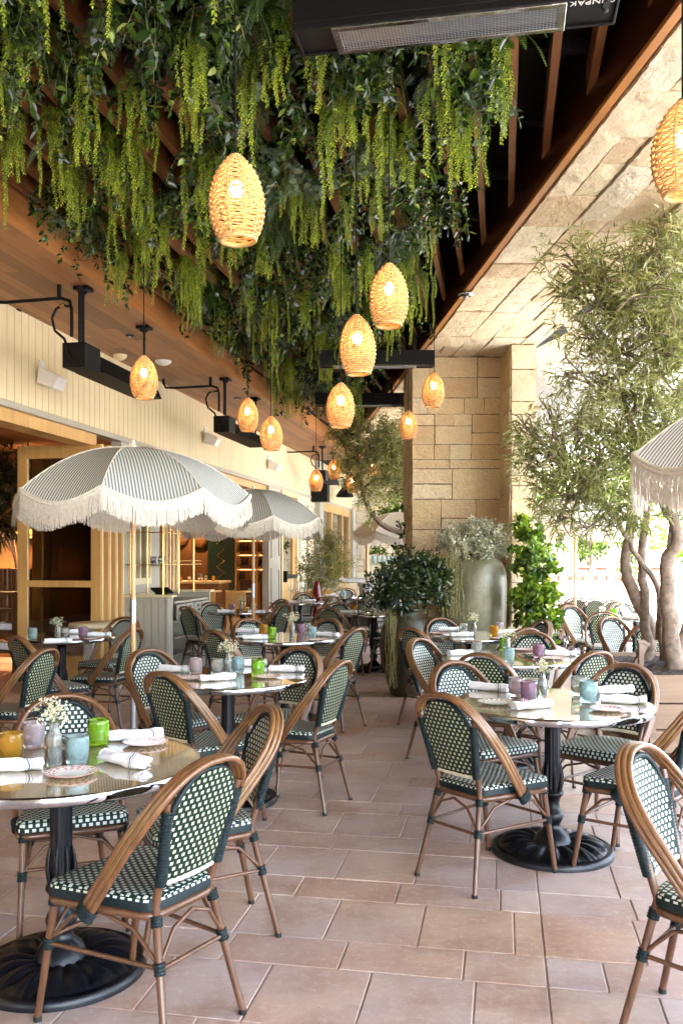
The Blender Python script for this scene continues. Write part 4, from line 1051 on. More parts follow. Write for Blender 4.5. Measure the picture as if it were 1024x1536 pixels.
def make_umb(mat,name='fringed_umbrella'):
    r=empty(name,cat='umbrella'); R=.87; n=8; top=2.30
    def zz(t): return top-.355*t**2.2
    m=MB(); nu,nv=10,14; uvs=[]
    for k in range(n):
        a0=2*PI*k/n; a1=a0+2*PI/n; vs=[]
        for j in range(nv+1):
            t=j/nv
            for i in range(nu+1):
                s=i/nu; c=math.sin(PI*s); e0=Vector((math.cos(a0),math.sin(a0),0))*R*t; e1=Vector((math.cos(a1),math.sin(a1),0))*R*t
                p=e0.lerp(e1,s); bul=1+.035*c*t; z=zz(t)-.09*c*t**4-.012*c*t
                vs.append((p.x*bul,p.y*bul,z)); uvs.append((k*3.0+(s-.5)*2*R*math.sin(PI/n)*t, t*R))
        m.add(vs,[(j*(nu+1)+i,j*(nu+1)+i+1,(j+1)*(nu+1)+i+1,(j+1)*(nu+1)+i) for j in range(nv) for i in range(nu)],0,True)
    o=m.build('canopy',mat,r); ul=o.data.uv_layers.new(name='UVMap')
    for lp in o.data.loops: ul.data[lp.index].uv=uvs[lp.vertex_index]
    seam=MB()
    for k in range(n):
        a=2*PI*k/n; seam.tube([(math.cos(a)*R*t,math.sin(a)*R*t,zz(t)+.003) for t in [j/12 for j in range(13)]],.0045,5,flat=1)
    seam.build('seam_piping',M['fringe'],o)
    # braid and fringe follow the scalloped edge
    br=MB(); fr=MB(); rim=[]
    for k in range(n):
        a0=2*PI*k/n; a1=a0+2*PI/n
        for i in range(60):
            s=i/60; c=math.sin(PI*s); p=Vector((math.cos(a0),math.sin(a0),0)).lerp(Vector((math.cos(a1),math.sin(a1),0)),s)*R*(1+.035*c)
            rim.append((p.x*1.006,p.y*1.006,zz(1)-.09*c-.012*c))
    N_=len(rim)
    for dz,rr in ((.004,.010),(-.013,.010)): br.tube([(x*1.003,y*1.003,z+dz+.002*math.sin(i*1.7)) for i,(x,y,z) in enumerate(rim)],rr,6,closed=True)
    br.build('braid',M['fringe'],o)
    R_=random.Random(4)
    for i in range(N_):
        x,y,z=rim[i]; x2,y2,z2=rim[(i+1)%N_]; tx,ty=x2-x,y2-y; L_=math.hypot(tx,ty) or 1; tx/=L_; ty/=L_
        for q in range(5):
            f=q/5+R_.uniform(-.05,.05); bx,by,bz=x+(x2-x)*f,y+(y2-y)*f,z+(z2-z)*f-.015
            ln=R_.uniform(.12,.15); ox,oy=R_.uniform(-.012,.016),R_.uniform(-.012,.012); w=.0019; nx,ny=ty,-tx; vs=[]
            for (t,) in ((0,),(.35,),(.7,),(1,)):
                cx=bx+nx*(.010*math.sin(t*2.5)+ox*t)+tx*oy*t; cy=by+ny*(.010*math.sin(t*2.5)+ox*t)+ty*oy*t; cz=bz-ln*t
                vs+= [(cx-tx*w,cy-ty*w,cz),(cx+tx*w,cy+ty*w,cz)]
            fr.add(vs,[(0,1,3,2),(2,3,5,4),(4,5,7,6)],0,False)
    fr.build('fringe',M['fringe'],o)
    for k in range(n):
        a=2*PI*k/n; b=MB(); b.tube([(math.cos(a)*R*t,math.sin(a)*R*t,zz(t)-.012) for t in (.02,.3,.6,.8,.98)],.005,5); b.build('rib',M['alu'],r)
    b=MB(); b.tube([(0,0,.95),(0,0,2.31)],.019,14); b.build('upper_pole',M['polewood'],r)
    b=MB(); b.tube([(0,0,.62),(0,0,.95)],.019,14); b.build('lower_pole',M['polewood'],r)
    b=MB(); b.tube([(0,0,.05),(0,0,.62)],.022,14); b.build('metal_sleeve',M['alu'],r)
    b=MB(); b.tube([(0,0,.99),(0,0,1.16)],.0225,14); b.tube([(0,0,1.08),(-.06,-.03,1.085)],.009,8); b.sphere((-.065,-.033,1.086),.017,8); b.build('tilt_joint',M['alu'],r)
    b=MB(); b.lathe([(.0001,2.36),(.012,2.355),(.016,2.34),(.012,2.325),(.022,2.315),(.03,2.30),(.0001,2.30)],14); b.build('finial',M['white'],r)
    b=MB(); b.lathe([(.0001,0),(.24,0),(.24,.03),(.22,.04),(.05,.05),(.035,.12),(.03,.2),(.0001,.2)],32); b.build('umbrella_base',M['alu'],r)
    return r
U=make_umb(M['stripe'])
gU='fringed garden umbrellas'
place(U,(-1.56,6.6,0),math.radians(-90),'large blue and cream striped fringed umbrella nearest on the left',gU)
place(U,(-1.07,10.7,0),math.radians(-70),'smaller looking striped fringed umbrella just behind the large left one',gU)
place(U,(2.19,3.9,0),math.radians(-90-5),'striped fringed umbrella cut off by the right edge, in front of the tree',gU)
U2=make_umb(M['canvas']); place(U2,(1.08,16.3,0),math.radians(-78),'plain pale fringed umbrella far away, half behind the stone pillar',gU)
place(U2,(3.18,12.0,0),math.radians(-60),'pale sunlit umbrella on an orange wooden pole beyond the tree foliage',gU)
# ------------------------------------------------------------------ folded door leaves
def leaf(Y,off0,Wd,label,front=True):
    r=empty('folding_door_leaf',FP(Y,0,0),0,label,'door','folded timber door leaves'); o=Vector(FP(Y,0,0)); T=.055
    def q(mb,a0,a1,z0,z1,t0=0,t1=T,mat=0):   # a measured inwards from the facade
        p=[Vector(FP(Y+t0,off0-a1,z0)),Vector(FP(Y+t0,off0-a0,z0)),Vector(FP(Y+t1,off0-a0,z0)),Vector(FP(Y+t1,off0-a1,z0))]
        p=[v-o for v in p]; mb.hexa(p+[v+Vector((0,0,z1-z0)) for v in p],mat)
    b=MB(); q(b,0,.13,.0,2.82); q(b,Wd-.13,Wd,.0,2.82); q(b,.13,Wd-.13,2.66,2.82); q(b,.13,Wd-.13,0,.30); q(b,.13,Wd-.13,1.12,1.20); q(b,.13,Wd-.13,1.98,2.03)
    b.build('door_frame',M['pine'],r,bevel=.005)
    b=MB(); q(b,.13,Wd-.13,.30,2.66,.024,.030); b.build('door_pane',M['glass'],r)
    b=MB(); q(b,-.012,0,.0,2.82,.008,.047); b.build('edge_strip',M['pinel'],r)
leaf(10.42,.02,1.08,'fully visible timber and glass door leaf, front one of the left folded stack')
for i in range(3): leaf(10.56+.14*i,.05+.02*i,1.0,'pale edge of the %s folded door leaf behind the front leaf'%('second','third','fourth')[i])
for i in range(4): leaf(12.34+.13*i,.05,.9,'pale edge of the %s door leaf in the right folded stack by the bar opening'%('first','second','third','fourth')[i])
# ------------------------------------------------------------------ service cabinet, side table, brass shelf
def FQ(o,Y,off,z): return Vector(FP(Y,off,z))-o
def fbx(mb,o,Y0,Y1,o0,o1,z0,z1,mat=0):
    mb.hexa([FQ(o,Y0,o1,z0),FQ(o,Y1,o1,z0),FQ(o,Y1,o0,z0),FQ(o,Y0,o0,z0),FQ(o,Y0,o1,z1),FQ(o,Y1,o1,z1),FQ(o,Y1,o0,z1),FQ(o,Y0,o0,z1)],mat)
o=Vector(FP(11.2,.3,0)); r=empty('service_cabinet',o,0,'grey-beige service cabinet with small drawers below the brass shelves','cabinet')
b=MB(); fbx(b,o,11.0,11.04,.03,.60,0,.98); 
for i in range(6): fbx(b,o,10.985,11.0,.035+.095*i,.035+.095*i+.085,.02,.96)
fbx(b,o,11.04,12.3,.03,.06,0,.98); fbx(b,o,12.26,12.3,.06,.72,0,1.0); fbx(b,o,11.04,12.26,.06,.70,.0,.06); fbx(b,o,11.04,12.26,.06,.70,.90,.93); fbx(b,o,11.6,11.63,.06,.70,.06,.9); fbx(b,o,11.04,12.26,.06,.70,.66,.69)
b.build('carcass',M['greige'],r,bevel=.003)
b=MB(); b.lathe([(.055,0),(.055,.98)],20,FQ(o,11.03,.62,0)); b.build('rounded_corner',M['greige'],r)
b=MB(); fbx(b,o,10.95,11.12,.0,.70,.982,1.01); fbx(b,o,11.12,12.34,.0,.12,.982,1.01); fbx(b,o,12.2,12.36,.12,.76,1.002,1.03); b.build('counter_top',M['beige'],r,bevel=.004)
for i in range(4):
    c=MB(); y0=11.07+i*.295; fbx(c,o,y0,y0+.27,.70,.725,.70,.885); d=c.build('small_drawer',M['greige'],r,bevel=.003)
    c=MB(); c.sphere(FQ(o,y0+.135,.74,.79),.012,8); fbx(c,o,y0+.11,y0+.16,.726,.732,.83,.86); c.build('drawer_pull',M['iron'],d)
for z0,z1 in ((.07,.25),(.26,.45),(.46,.65)):
    c=MB(); fbx(c,o,11.66,12.24,.70,.725,z0,z1); c.build('drawer_front',M['greige'],r,bevel=.003)
c=MB(); fbx(c,o,11.06,11.6,.08,.70,.25,.27); fbx(c,o,11.06,11.6,.08,.70,.46,.48); c.build('open_shelf',M['greige'],r)
o=Vector(FP(9.55,.42,0)); r=empty('half_round_table',o,0,'small pale half-round table on thick legs beside the service cabinet','side table')
b=MB(); b.lathe([(.0001,.73),(.30,.73),(.31,.745),(.31,.765),(.30,.775),(.0001,.775)],40); b.build('table_top',M['beige'],r)
for a in (20,140,260):
    b=MB(); x,y=.2*math.cos(math.radians(a)),.2*math.sin(math.radians(a)); b.box(x-.04,x+.04,y-.04,y+.04,0,.73); b.build('leg',M['greige'],r,bevel=.006)
o=Vector(FP(11.5,.35,1.01)); r=empty('brass_shelf',o,0,'brass framed glass shelves standing on the service cabinet','shelf')
for Y in (11.02,11.55,12.1):
    for off in (.12,.55):
        b=MB(); b.tube([FQ(o,Y,off,1.01),FQ(o,Y,off,2.15)],.011,8); b.build('brass_post',M['brass'],r)
for z in (1.38,1.78,2.1):
    b=MB(); fbx(b,o,10.95,12.3,.09,.58,z,z+.008); s=b.build('glass_shelf',M['glassshelf'],r)
    b=MB(); b.tube([FQ(o,10.95,.58,z+.004),FQ(o,12.3,.58,z+.004)],.006,6); b.tube([FQ(o,10.95,.58,z+.05),FQ(o,12.3,.58,z+.05)],.004,6); b.tube([FQ(o,10.95,.09,z+.004),FQ(o,10.95,.58,z+.004)],.006,6); b.build('brass_rail',M['brass'],s)
for i,(z,c,nm) in enumerate(((1.388,'pink','upper'),(1.388,'clear','upper'))):
    p=FP(11.2+.25*i,.35,z); 
    place(TUM[c],(p[0],p[1],z),0,f'{"pale pink" if c=="pink" else "clear"} tumbler on the lowest glass shelf over the service cabinet','tumblers on the brass shelf',1.0)
p=FP(11.35,.4,1.01); r=empty('order_terminal',(p[0],p[1],.93),math.radians(35),'dark tilted order terminal on the service cabinet','terminal')
b=MB(); b.hexa([(-.12,-.09,.08),(.12,-.09,.08),(.12,.09,.14),(-.12,.09,.14),(-.12,-.095,.10),(.12,-.095,.10),(.12,.085,.16),(-.12,.085,.16)]); b.build('screen',M['black'],r,bevel=.004)
b=MB(); b.box(-.07,.07,-.05,.06,.045,.10); b.build('terminal_foot',M['black'],r,bevel=.006)
# ------------------------------------------------------------------ jars, shrubs and climbers
def jar(name,prof,c,mt,label,cat='jar'):
    r=empty(name,c,0,label,cat); m=MB(); m.lathe(prof,64,flute=lambda q,z:.006*math.sin(q*3+z*5)); m.build('jar_body',mt,r)
    s=MB(); rr=prof[-1][0]; s.lathe([(.0001,prof[-1][1]-.05),(rr*1.0,prof[-1][1]-.05)],24); s.build('soil_surface',M['soil'],r); return r
jar('glazed_jar',[(.14,0),(.155,.01),(.19,.12),(.235,.30),(.262,.48),(.268,.60),(.255,.70),(.225,.78),(.180,.835),(.158,.86),(.150,.88),(.158,.90),(.175,.915),(.178,.93),(.165,.935),(.145,.925),(.138,.88),(.14,.85)],(.68,9.45,0),M['jarbrown'],'brown glazed jar holding the dark shrub, left of the tall jar')
jar('tall_glazed_jar',[(.24,0),(.26,.02),(.30,.15),(.345,.40),(.378,.70),(.392,.95),(.396,1.15),(.388,1.28),(.36,1.39),(.31,1.46),(.25,1.50),(.215,1.515),(.205,1.55),(.225,1.575),(.215,1.585),(.19,1.575),(.185,1.53),(.19,1.50)],(1.52,10.22,0),M['jargreen'],'tall mottled sage jar with a bright shoulder in front of the pillar')
def shrub(name,label,root,clumps,n,size,wr,mat,stems,cat='shrub',**k):
    r=empty(name,root,0,label,cat); bush('crown',clumps,n,size,wr,mat,r,origin=root,**k)
    if stems:
        b=MB()
        for s in range(stems):
            c=clumps[s%len(clumps)]; e=Vector((c[0]-root[0],c[1]-root[1],c[2]-root[2])); q=Vector((random.uniform(-.04,.04),random.uniform(-.04,.04),-.05))
            b.tube([q,q.lerp(e,.4)+Vector((random.uniform(-.04,.04),random.uniform(-.04,.04),.03)),e],[.012,.008,.004],6)
        b.build('stem',M['bark'],r)
    return r
def PC(px,py,Y,r): p=P(px,py,Y); return (p.x,p.y,p.z,r)
shrub('potted_shrub','dense dark green shrub growing in the brown glazed jar',(.68,9.45,.9),[PC(607,868,9.4,.27),PC(572,885,9.35,.21),PC(645,880,9.45,.26),PC(655,865,9.5,.15),PC(598,895,9.2,.2),PC(645,850,9.5,.2),PC(570,868,9.4,.10),PC(620,845,9.4,.18)],5200,.055,.42,'dark',7)
shrub('silver_shrub','frosty silver-green bushy plant on top of the tall sage jar',(1.52,10.22,1.53),[PC(705,810,10.2,.22),PC(675,810,10.15,.16),PC(738,808,10.2,.2),PC(715,800,10.2,.18),PC(752,822,10.2,.1),PC(690,822,10.0,.14),PC(725,824,9.95,.13)],12000,.030,.8,'silver',5,shape=4)
def tails(label,root,px0,px1,ytop,ybot,Y,n):
    r=empty('trailing_tassel',root,0,label,'plant'); B=[];D=[];V=[]
    for i in range(n):
        px=random.uniform(px0,px1); yb=ybot+random.uniform(-.35,.0)*(ybot-ytop)*random.random()
        t=np.linspace(0,1,150); a=np.array(P(px+random.uniform(-4,4),ytop+random.uniform(-4,10),Y-random.uniform(0,.05))); b_=np.array(P(px+random.uniform(-3,3),yb,Y-.03-random.uniform(0,.05)))
        path=a+(b_-a)*t[:,None]; path[:,0]+=.006*np.sin(t*14+i); q=np.arange(150)*2.4
        B.append(path-np.array(root)); D.append(np.stack([np.cos(q)*.6,np.sin(q)*.6,-1+0*q],1)); V.append(np.clip(.3+.5*t*0+rng.normal(.2,.2,150),0,1))
    B=np.concatenate(B);D=np.concatenate(D)
    leaf_object('tassel_strands',B,D,rdir(len(B)),.018,.006,LM['tail'],r,shape=4,var=np.concatenate(V))
tails('pale straw-green tassels draped over the left of the tall jar',(1.2,9.82,1.45),661,694,828,930,9.80,21)
tails('pale straw-green tassels hanging down the left side of the brown jar',(.5,9.2,.9),579,594,915,1035,9.16,14)
shrub('climbing_plant','green climbing plant at the right corner of the pillar, beside the tall jar',(2.2,9.9,0),[PC(793,800,10.0,.15),PC(790,840,9.95,.2),PC(806,850,9.8,.2),PC(800,885,9.7,.24),PC(820,890,9.7,.13),PC(788,905,9.9,.2),PC(808,930,9.7,.2),PC(780,785,10.1,.10),PC(825,925,9.65,.12),PC(795,960,9.8,.2),PC(815,960,9.6,.13)],3300,.075,.72,'climb',9,fill=.6)
b=MB(); r=empty('white_plant_pot',(2.25,9.75,0),0,'white square plant pot under the climbing plant','pot'); b.hexa([(-.16,-.16,.03),(.16,-.16,.03),(.16,.16,.03),(-.16,.16,.03),(-.2,-.2,.48),(.2,-.2,.48),(.2,.2,.48),(-.2,.2,.48)]); b.build('pot_body',M['white'],r,bevel=.01)
b=MB(); b.lathe([(.0001,0),(.24,0),(.26,.03),(.0001,.03)],24); b.build('saucer',M['terracotta'],r)
shrub('corner_ivy','little dark ivy sprig clinging to the left edge of the pillar',(.85,10.9,1.3),[PC(600,795,10.8,.10),PC(598,820,10.75,.12),PC(601,845,10.8,.1)],110,.055,.7,'dark',2)
jar('wide_pot',[(.30,0),(.34,.02),(.44,.18),(.50,.36),(.50,.48),(.46,.56),(.44,.60),(.47,.63),(.44,.64),(.42,.60)],(-.50,18.0,0),M['jarbrown'],'wide dark planting pot with an olive-yellow bush near the far doors')
shrub('olive_bush','airy olive-yellow bush in the wide dark pot, in front of the far windows',(-.50,18.0,.6),[PC(485,840,17.9,.48),PC(462,850,17.9,.32),PC(508,845,18.0,.33),PC(485,810,18,.36),PC(500,815,18,.3),PC(468,875,17.8,.25),PC(495,870,17.8,.35)],9500,.05,.32,'bay',8,shape=4)
r=empty('red_vase',(-.47,16.9,0),0,'tall slim dark red vase in front of the wide pot','vase'); b=MB(); b.lathe([(.0001,0),(.10,0),(.12,.02),(.15,.25),(.14,.5),(.09,.75),(.05,.95),(.04,1.02),(.0001,1.02)],24); b.build('vase_body',simple('deep_red_glaze',(.14,.005,.006),.2),r)
for i,(px,lab) in enumerate(((437,'left'),(447,'middle'),(458,'right'))):
    p=P(px,835,18.6); r=empty('wire_stand',(p.x,p.y,0),0,f'thin silvery branching stand against the panelled wall, {lab} one','stand','thin silvery stands')
    b=MB(); b.tube([(0,0,0),(0,0,.95)],.012,6); b.tube([(0,0,.72),(-.07,0,.85),(-.08,0,1.0)],.009,6); b.tube([(0,0,.72),(.07,0,.85),(.08,0,1.0)],.009,6); b.build('branching_rod',M['alu'],r)
    b=MB(); b.lathe([(.0001,0),(.10,0),(.09,.02),(.0001,.02)],16); b.build('foot',M['alu'],r)
# ------------------------------------------------------------------ trees
def tree(name,label,root,trunks,clumps,n,size,wr,mat,group=None,**k):
    r=empty(name,root,0,label,'tree',group); o=Vector(root)
    limbs=[]
    for pts,rad in trunks:
        b=MB(); q=[Vector(p) for p in pts]; out=[];rr=[]
        for i in range(len(q)-1):
            for t in (0,.25,.5,.75):
                p0,p1,p2,p3=[q[max(0,min(len(q)-1,i+kk))] for kk in (-1,0,1,2)]
                p=.5*((2*p1)+(-p0+p2)*t+(2*p0-5*p1+4*p2-p3)*t*t+(-p0+3*p1-3*p2+p3)*t**3)
                out.append(p-o+Vector((random.gauss(0,.006),random.gauss(0,.006),0))); rr.append((rad[i]+(rad[i+1]-rad[i])*t)*random.uniform(.94,1.07))
        out.append(q[-1]-o); rr.append(rad[-1]); b.tube(out,rr,14); b.build('trunk',M['bark'],r); limbs+= [p+o for p in out]
    b=MB()
    for (x,y,z,rad) in clumps:      # a limb from the nearest trunk point to every clump, then forks
        c=Vector((x,y,z)); s=min(limbs,key=lambda p:(p-c).length+.6*max(0,p.z-c.z+.1)); mid=s.lerp(c,.5)+Vector((random.uniform(-.08,.08),random.uniform(-.08,.08),.10))
        b.tube([s-o,mid-o,c-o],[.022,.015,.009],7)
        for f in range(7):
            e=c+Vector(rdir(1)[0])*rad*.85; b.tube([s.lerp(c,random.uniform(.5,1))-o,c.lerp(e,.5)-o+Vector((0,0,.03)),e-o],[.009,.006,.003],5)
    tag(b.build('twigs',M['bark'],r),kind='stuff')
    bush('crown',clumps,n,size,wr,mat,r,origin=root,**k)
    return r
cl=[(900,405,6.5,.33),(860,390,6.45,.26),(945,410,6.5,.40),(1000,400,6.4,.42),(850,440,6.5,.25),(895,455,6.5,.34),(950,470,6.6,.42),(1010,480,6.6,.45),(880,500,6.5,.30),(940,530,6.6,.40),(1005,560,6.6,.45),
    (850,560,6.5,.20),(900,570,6.5,.28),(960,600,6.6,.38),(1010,640,6.6,.4),(800,655,6.7,.22),(830,640,6.7,.26),(785,640,6.7,.16),(820,690,6.6,.2),(870,720,6.6,.28),(940,660,6.6,.3),(900,690,6.8,.3),(990,690,6.7,.3),(875,640,6.7,.32),(925,660,6.7,.36),(800,700,6.7,.26),(850,700,6.7,.36),(905,710,6.6,.36),(955,700,6.7,.36),
    (815,740,6.7,.22),(860,750,6.6,.30),(915,760,6.6,.28),(785,690,6.8,.13),(835,785,6.6,.17),(880,795,6.6,.16),(940,780,6.7,.22),(1010,720,6.8,.4),(1060,450,6.8,.55),(1080,600,6.9,.6),(1060,330,6.6,.45),(975,640,7.2,.4),(900,600,7.3,.35),(1000,360,6.3,.35),(1020,520,6.1,.35),(960,440,6.2,.3),(1015,600,7.6,.4)]
rt=(2.85,7.35,.6)
tr1=[([P(1012,1005,7.1),P(1003,930,7.05),P(1000,850,7.0),P(1015,800,6.95),P(995,755,6.9),P(965,700,6.85),P(935,600,6.8),P(920,480,6.7)],[0.085,0.063,0.054,0.048,0.040,0.032,0.022,0.012]),
     ([P(965,985,7.55),P(975,945,7.55),P(945,880,7.5),P(938,830,7.5),P(955,740,7.45),P(965,640,7.4),P(985,520,7.3)],[0.076,0.054,0.048,0.043,0.038,0.028,0.012]),
     ([P(972,975,7.5),P(965,900,7.48),P(962,840,7.45),P(970,760,7.4),P(1000,640,7.2)],[0.051,0.038,0.035,0.032,0.019]),
     ([P(995,990,7.3),P(992,930,7.3),P(985,880,7.25),P(955,835,7.1),P(930,790,6.9),P(890,745,6.8),P(850,700,6.7)],[0.038,0.026,0.022,0.020,0.018,0.012,0.008]),
     ([P(990,960,7.35),P(997,860,7.4),P(1008,790,7.5),P(1030,640,7.4),P(1040,480,7.2)],[0.038,0.032,0.028,0.022,0.012]),
     ([P(1015,990,7.2),P(1040,900,7.2),P(1060,800,7.1),P(1075,600,7.0)],[0.051,0.038,0.032,0.019])]
tree('willowy_tree','airy multi-trunk tree with narrow olive leaves at the right, rooted in the timber planter',rt,tr1,[PC(*c) for c in cl],27000,.085,.14,'olive',shape=4,out=.5)
cl2=[(560,690,14.3,.5),(590,665,14.3,.42),(535,660,14.4,.35),(520,690,14.4,.3),(555,740,14.2,.32),(600,720,14.2,.4),(600,690,14.6,.5),(530,720,14.3,.25),(575,650,14.3,.35),(555,775,14.2,.14),(640,700,14.5,.6),(620,640,14.5,.4),(505,655,14.5,.2)]
tree('far_tree','willowy tree behind the pillar whose branches hang over the far umbrella',(2.0,14.4,0),[([(2.0,14.4,0),(1.95,14.4,1.0),(1.6,14.35,1.6),P(605,800,14.3),P(570,785,14.25),P(545,745,14.2),P(540,700,14.2)],[.10,.09,.075,.05,.04,.03,.02]),([(1.95,14.4,1.0),(1.9,14.5,2.2),P(640,690,14.5),P(630,640,14.5)],[.08,.07,.05,.03])],[PC(*c) for c in cl2],15000,.10,.16,'olive',shape=4)
# timber planter box
po=(3.3,7.35,0); r=empty('timber_planter',po,0,'weathered wooden planter box around the multi-trunk tree','planter')
b=MB(); X0,X1,Y0,Y1=2.30,4.4,6.55,8.15
for i,(z0,z1) in enumerate(((.02,.19),(.20,.385),(.395,.60))): b.box(X0,X1,Y0,Y0+.04,z0,z1); b.box(X0,X0+.04,Y0+.04,Y1,z0,z1); b.box(X0,X1,Y1,Y1+.04,z0,z1); b.box(X1-.04,X1,Y0+.04,Y1,z0,z1)
b.xf(Matrix.Translation((-po[0],-po[1],0))); b.build('box_boards',M['planter'],r,bevel=.006)
b=MB(); b.box(X0+.04,X1-.04,Y0+.04,Y1,.05,.52); b.xf(Matrix.Translation((-po[0],-po[1],0))); 
nx,ny=40,34; vs=[]
for j in range(ny+1):
    for i in range(nx+1):
        x=X0+.045+(X1-X0-.09)*i/nx; y=Y0+.045+(Y1-Y0-.05)*j/ny
        z=.555+.05*math.exp(-((x-2.9)**2+(y-7.3)**2)/.3)+random.uniform(-.014,.016); vs.append((x-po[0],y-po[1],z))
b.add(vs,[(j*(nx+1)+i,j*(nx+1)+i+1,(j+1)*(nx+1)+i+1,(j+1)*(nx+1)+i) for j in range(ny) for i in range(nx)],0,False); b.build('soil_bed',M['soil'],r)
b=MB(); b.box(X0-.02,X0+.03,Y0-.03,Y0-.001,0,.60); b.box(X1-.1,X1,Y0-.03,Y0-.001,0,.60);b.box(X0+.85,X0+.93,Y0-.03,Y0-.001,0,.60); b.xf(Matrix.Translation((-po[0],-po[1],0))); b.build('corner_post',M['planter'],r,bevel=.004)
for (px,py,rx,lb) in ((952,970,.5,'leaning short wooden stake in the planter soil'),(957,965,0,'upright short wooden stake in the planter soil')):
    p=P(px,972,7.0); r=empty('wooden_stake',(p.x,6.95+rx*.3,.56),0,lb,'stake'); r.rotation_euler=(0,rx,0); b=MB(); b.box(-.02,.02,-.02,.02,-.08,.24); b.box(-.028,.028,-.021,.021,.24,.27); b.build('stake_post',M['leg'],r,bevel=.003)
# ------------------------------------------------------------------ outside, sunlit
M['stucco']=simple('pale_stucco',(.45,.40,.32),.9,0,4,.06); M['redtile']=simple('red_coping_tile',(.50,.07,.04),.4,0,12,.25); M['wht']=simple('white_steel',(.80,.80,.80),.4)
r=empty('garden_wall',(6,19,0),0,'low pale garden wall with a red tile coping in the sunny background','wall')
b=MB(); b.box(-2.3,14,0,.35,0,.98); b.build('wall_body',M['stucco'],r)
b=MB(); 
for i in range(80): b.box(-2.35+i*.2046,-2.35+i*.2046+.195,-.04,.39,.982,1.075)
b.build('tile_coping',M['redtile'],r,bevel=.006)
r=empty('stucco_seat_wall',(6,17,0),0,'pale stepped seat wall in front of the garden wall','wall'); b=MB(); b.box(-1.4,10,0,.6,0,.55); b.build('wall_body',M['stucco'],r,bevel=.02); b=MB(); b.box(-1.45,10,-.03,.63,.552,.60); b.build('wall_cap',M['paving'],r)
def pot(px,Y,z,R0,h,label):
    p=P(px,835,Y); r=empty('terracotta_pot',(p.x,p.y,z),0,label,'pot'); b=MB(); b.lathe([(.0001,0),(R0*.72,0),(R0*.75,.02),(R0*.96,h*.82),(R0*1.06,h*.83),(R0*1.08,h),(R0*.98,h),(R0*.9,h*.85),(.0001,h*.85)],32); b.build('pot_body',M['terracotta'],r); return p
p=pot(938,17.2,.60,.22,.36,'terracotta pot standing on the seat wall beyond the tree trunks')
pot(975,17.4,.60,.18,.30,'second terracotta pot on the seat wall, half behind the tree trunks')
shrub('potted_grass','loose light green plant in the terracotta pot on the seat wall',(p.x,17.2,.95),[(p.x,17.2,1.25,.28),(p.x+.15,17.2,1.5,.2)],700,.10,.2,'climb',3)
r=empty('stucco_building',(9,27,0),0,'overexposed pale building with tall windows behind the garden wall','building')
b=MB(); b.box(-4.2,12,0,6,0,5.2); b.build('building_walls',M['stucco'],r)
for i in range(6):
    x=-3.6+i*1.75; b=MB(); b.box(x,x+1.05,-.06,-.003,.6,2.7); f=b.build('window_frame',M['greige'],r); b=MB(); b.box(x+.08,x+.49,-.075,-.061,.68,2.62); b.box(x+.56,x+.97,-.075,-.061,.68,2.62); b.build('window_pane',M['mirrorglass'],f)
b=MB(); b.box(-4.3,12,-.3,0,5.0,5.25); b.build('cornice',M['stucco'],r)
for i,(x,y,s) in enumerate(((4.6,22.5,1.0),(6.6,23.5,1.2),(9.0,22.0,1.1),(12.5,23.5,1.3),(2.2,23.5,.9))):
    pts=[(x,y,0),(x+.1,y,1.2*s),(x-.05,y,2.2*s)]
    cls=[(x+random.uniform(-.8,.8)*s,y+random.uniform(-.6,.6)*s,(2.4+random.uniform(-.7,1.0))*s,.75*s) for _ in range(9)]
    tree('background_tree',('bright green garden tree behind the low wall, seen left of the tree trunks','bright green garden tree between pale trunks in the background','rounder garden tree at the right background','garden tree at the far right background','small garden tree behind the climbing plant')[i],(x,y,0),[(pts,[.11,.09,.05])],cls,3200,.15,.5,'climb','garden trees beyond the wall')
# louvred pergola above the sunny terrace
r=empty('louvred_pergola',(4,14,0),0,'white louvred pergola over the sunny terrace on the right','pergola')
for q_ in range(3):
  b=MB()
  if q_==0: b.prism([(2.72-4,11.5-14),(9-4,11.5-14),(9-4,11.62-14),(2.72-4,11.62-14)],3.72,4.0)
  elif q_==1: b.prism([(2.3-4,19.5-14),(9-4,19.5-14),(9-4,19.62-14),(2.3-4,19.62-14)],3.72,4.0)
  else: b.box(2.7-4,9-4,4.2-14,4.32-14,4.7,4.95)
  b.build('cross_beam',M['wht'],r,bevel=.01)
dv=Vector((-.26,1,0)).normalized(); nv=Vector((dv.y,-dv.x,0))
b=MB()
for i in range(44):
    s=Vector((2.9+i*.26,3.0,0)); L_=0
    t0=0.0; t1=17.0
    a=s+dv*t0; e=s+dv*t1
    # clip so slats stay right of the stone soffit
    while a.x<LO(a.y)+.25 and t0<t1: t0+=.2; a=s+dv*t0
    while e.x<LO(e.y)+.25 and t1>t0: t1-=.2; e=s+dv*t1
    if t1-t0<.6: continue
    w=nv*.035
    b.hexa([(a-w)-Vector((4,14,0))+Vector((0,0,4.16)),(a+w)-Vector((4,14,0))+Vector((0,0,4.05)),(e+w)-Vector((4,14,0))+Vector((0,0,4.05)),(e-w)-Vector((4,14,0))+Vector((0,0,4.16)),
            (a-w)-Vector((4,14,0))+Vector((0,0,4.175)),(a+w)-Vector((4,14,0))+Vector((0,0,4.065)),(e+w)-Vector((4,14,0))+Vector((0,0,4.065)),(e-w)-Vector((4,14,0))+Vector((0,0,4.175))])
b.build('louvre_blades',M['wht'],r)
b=MB(); b.hexa([(x-4,y-14,z) for z in (4.25,4.30) for x,y in ((LO(-3)+.1,-3),(8.8,-3),(8.8,4.9),(LO(4.9)+.1,4.9))]); b.build('added_shade_panel',M['wht'],r)  # unseen solid panel added to keep direct sun off the planter
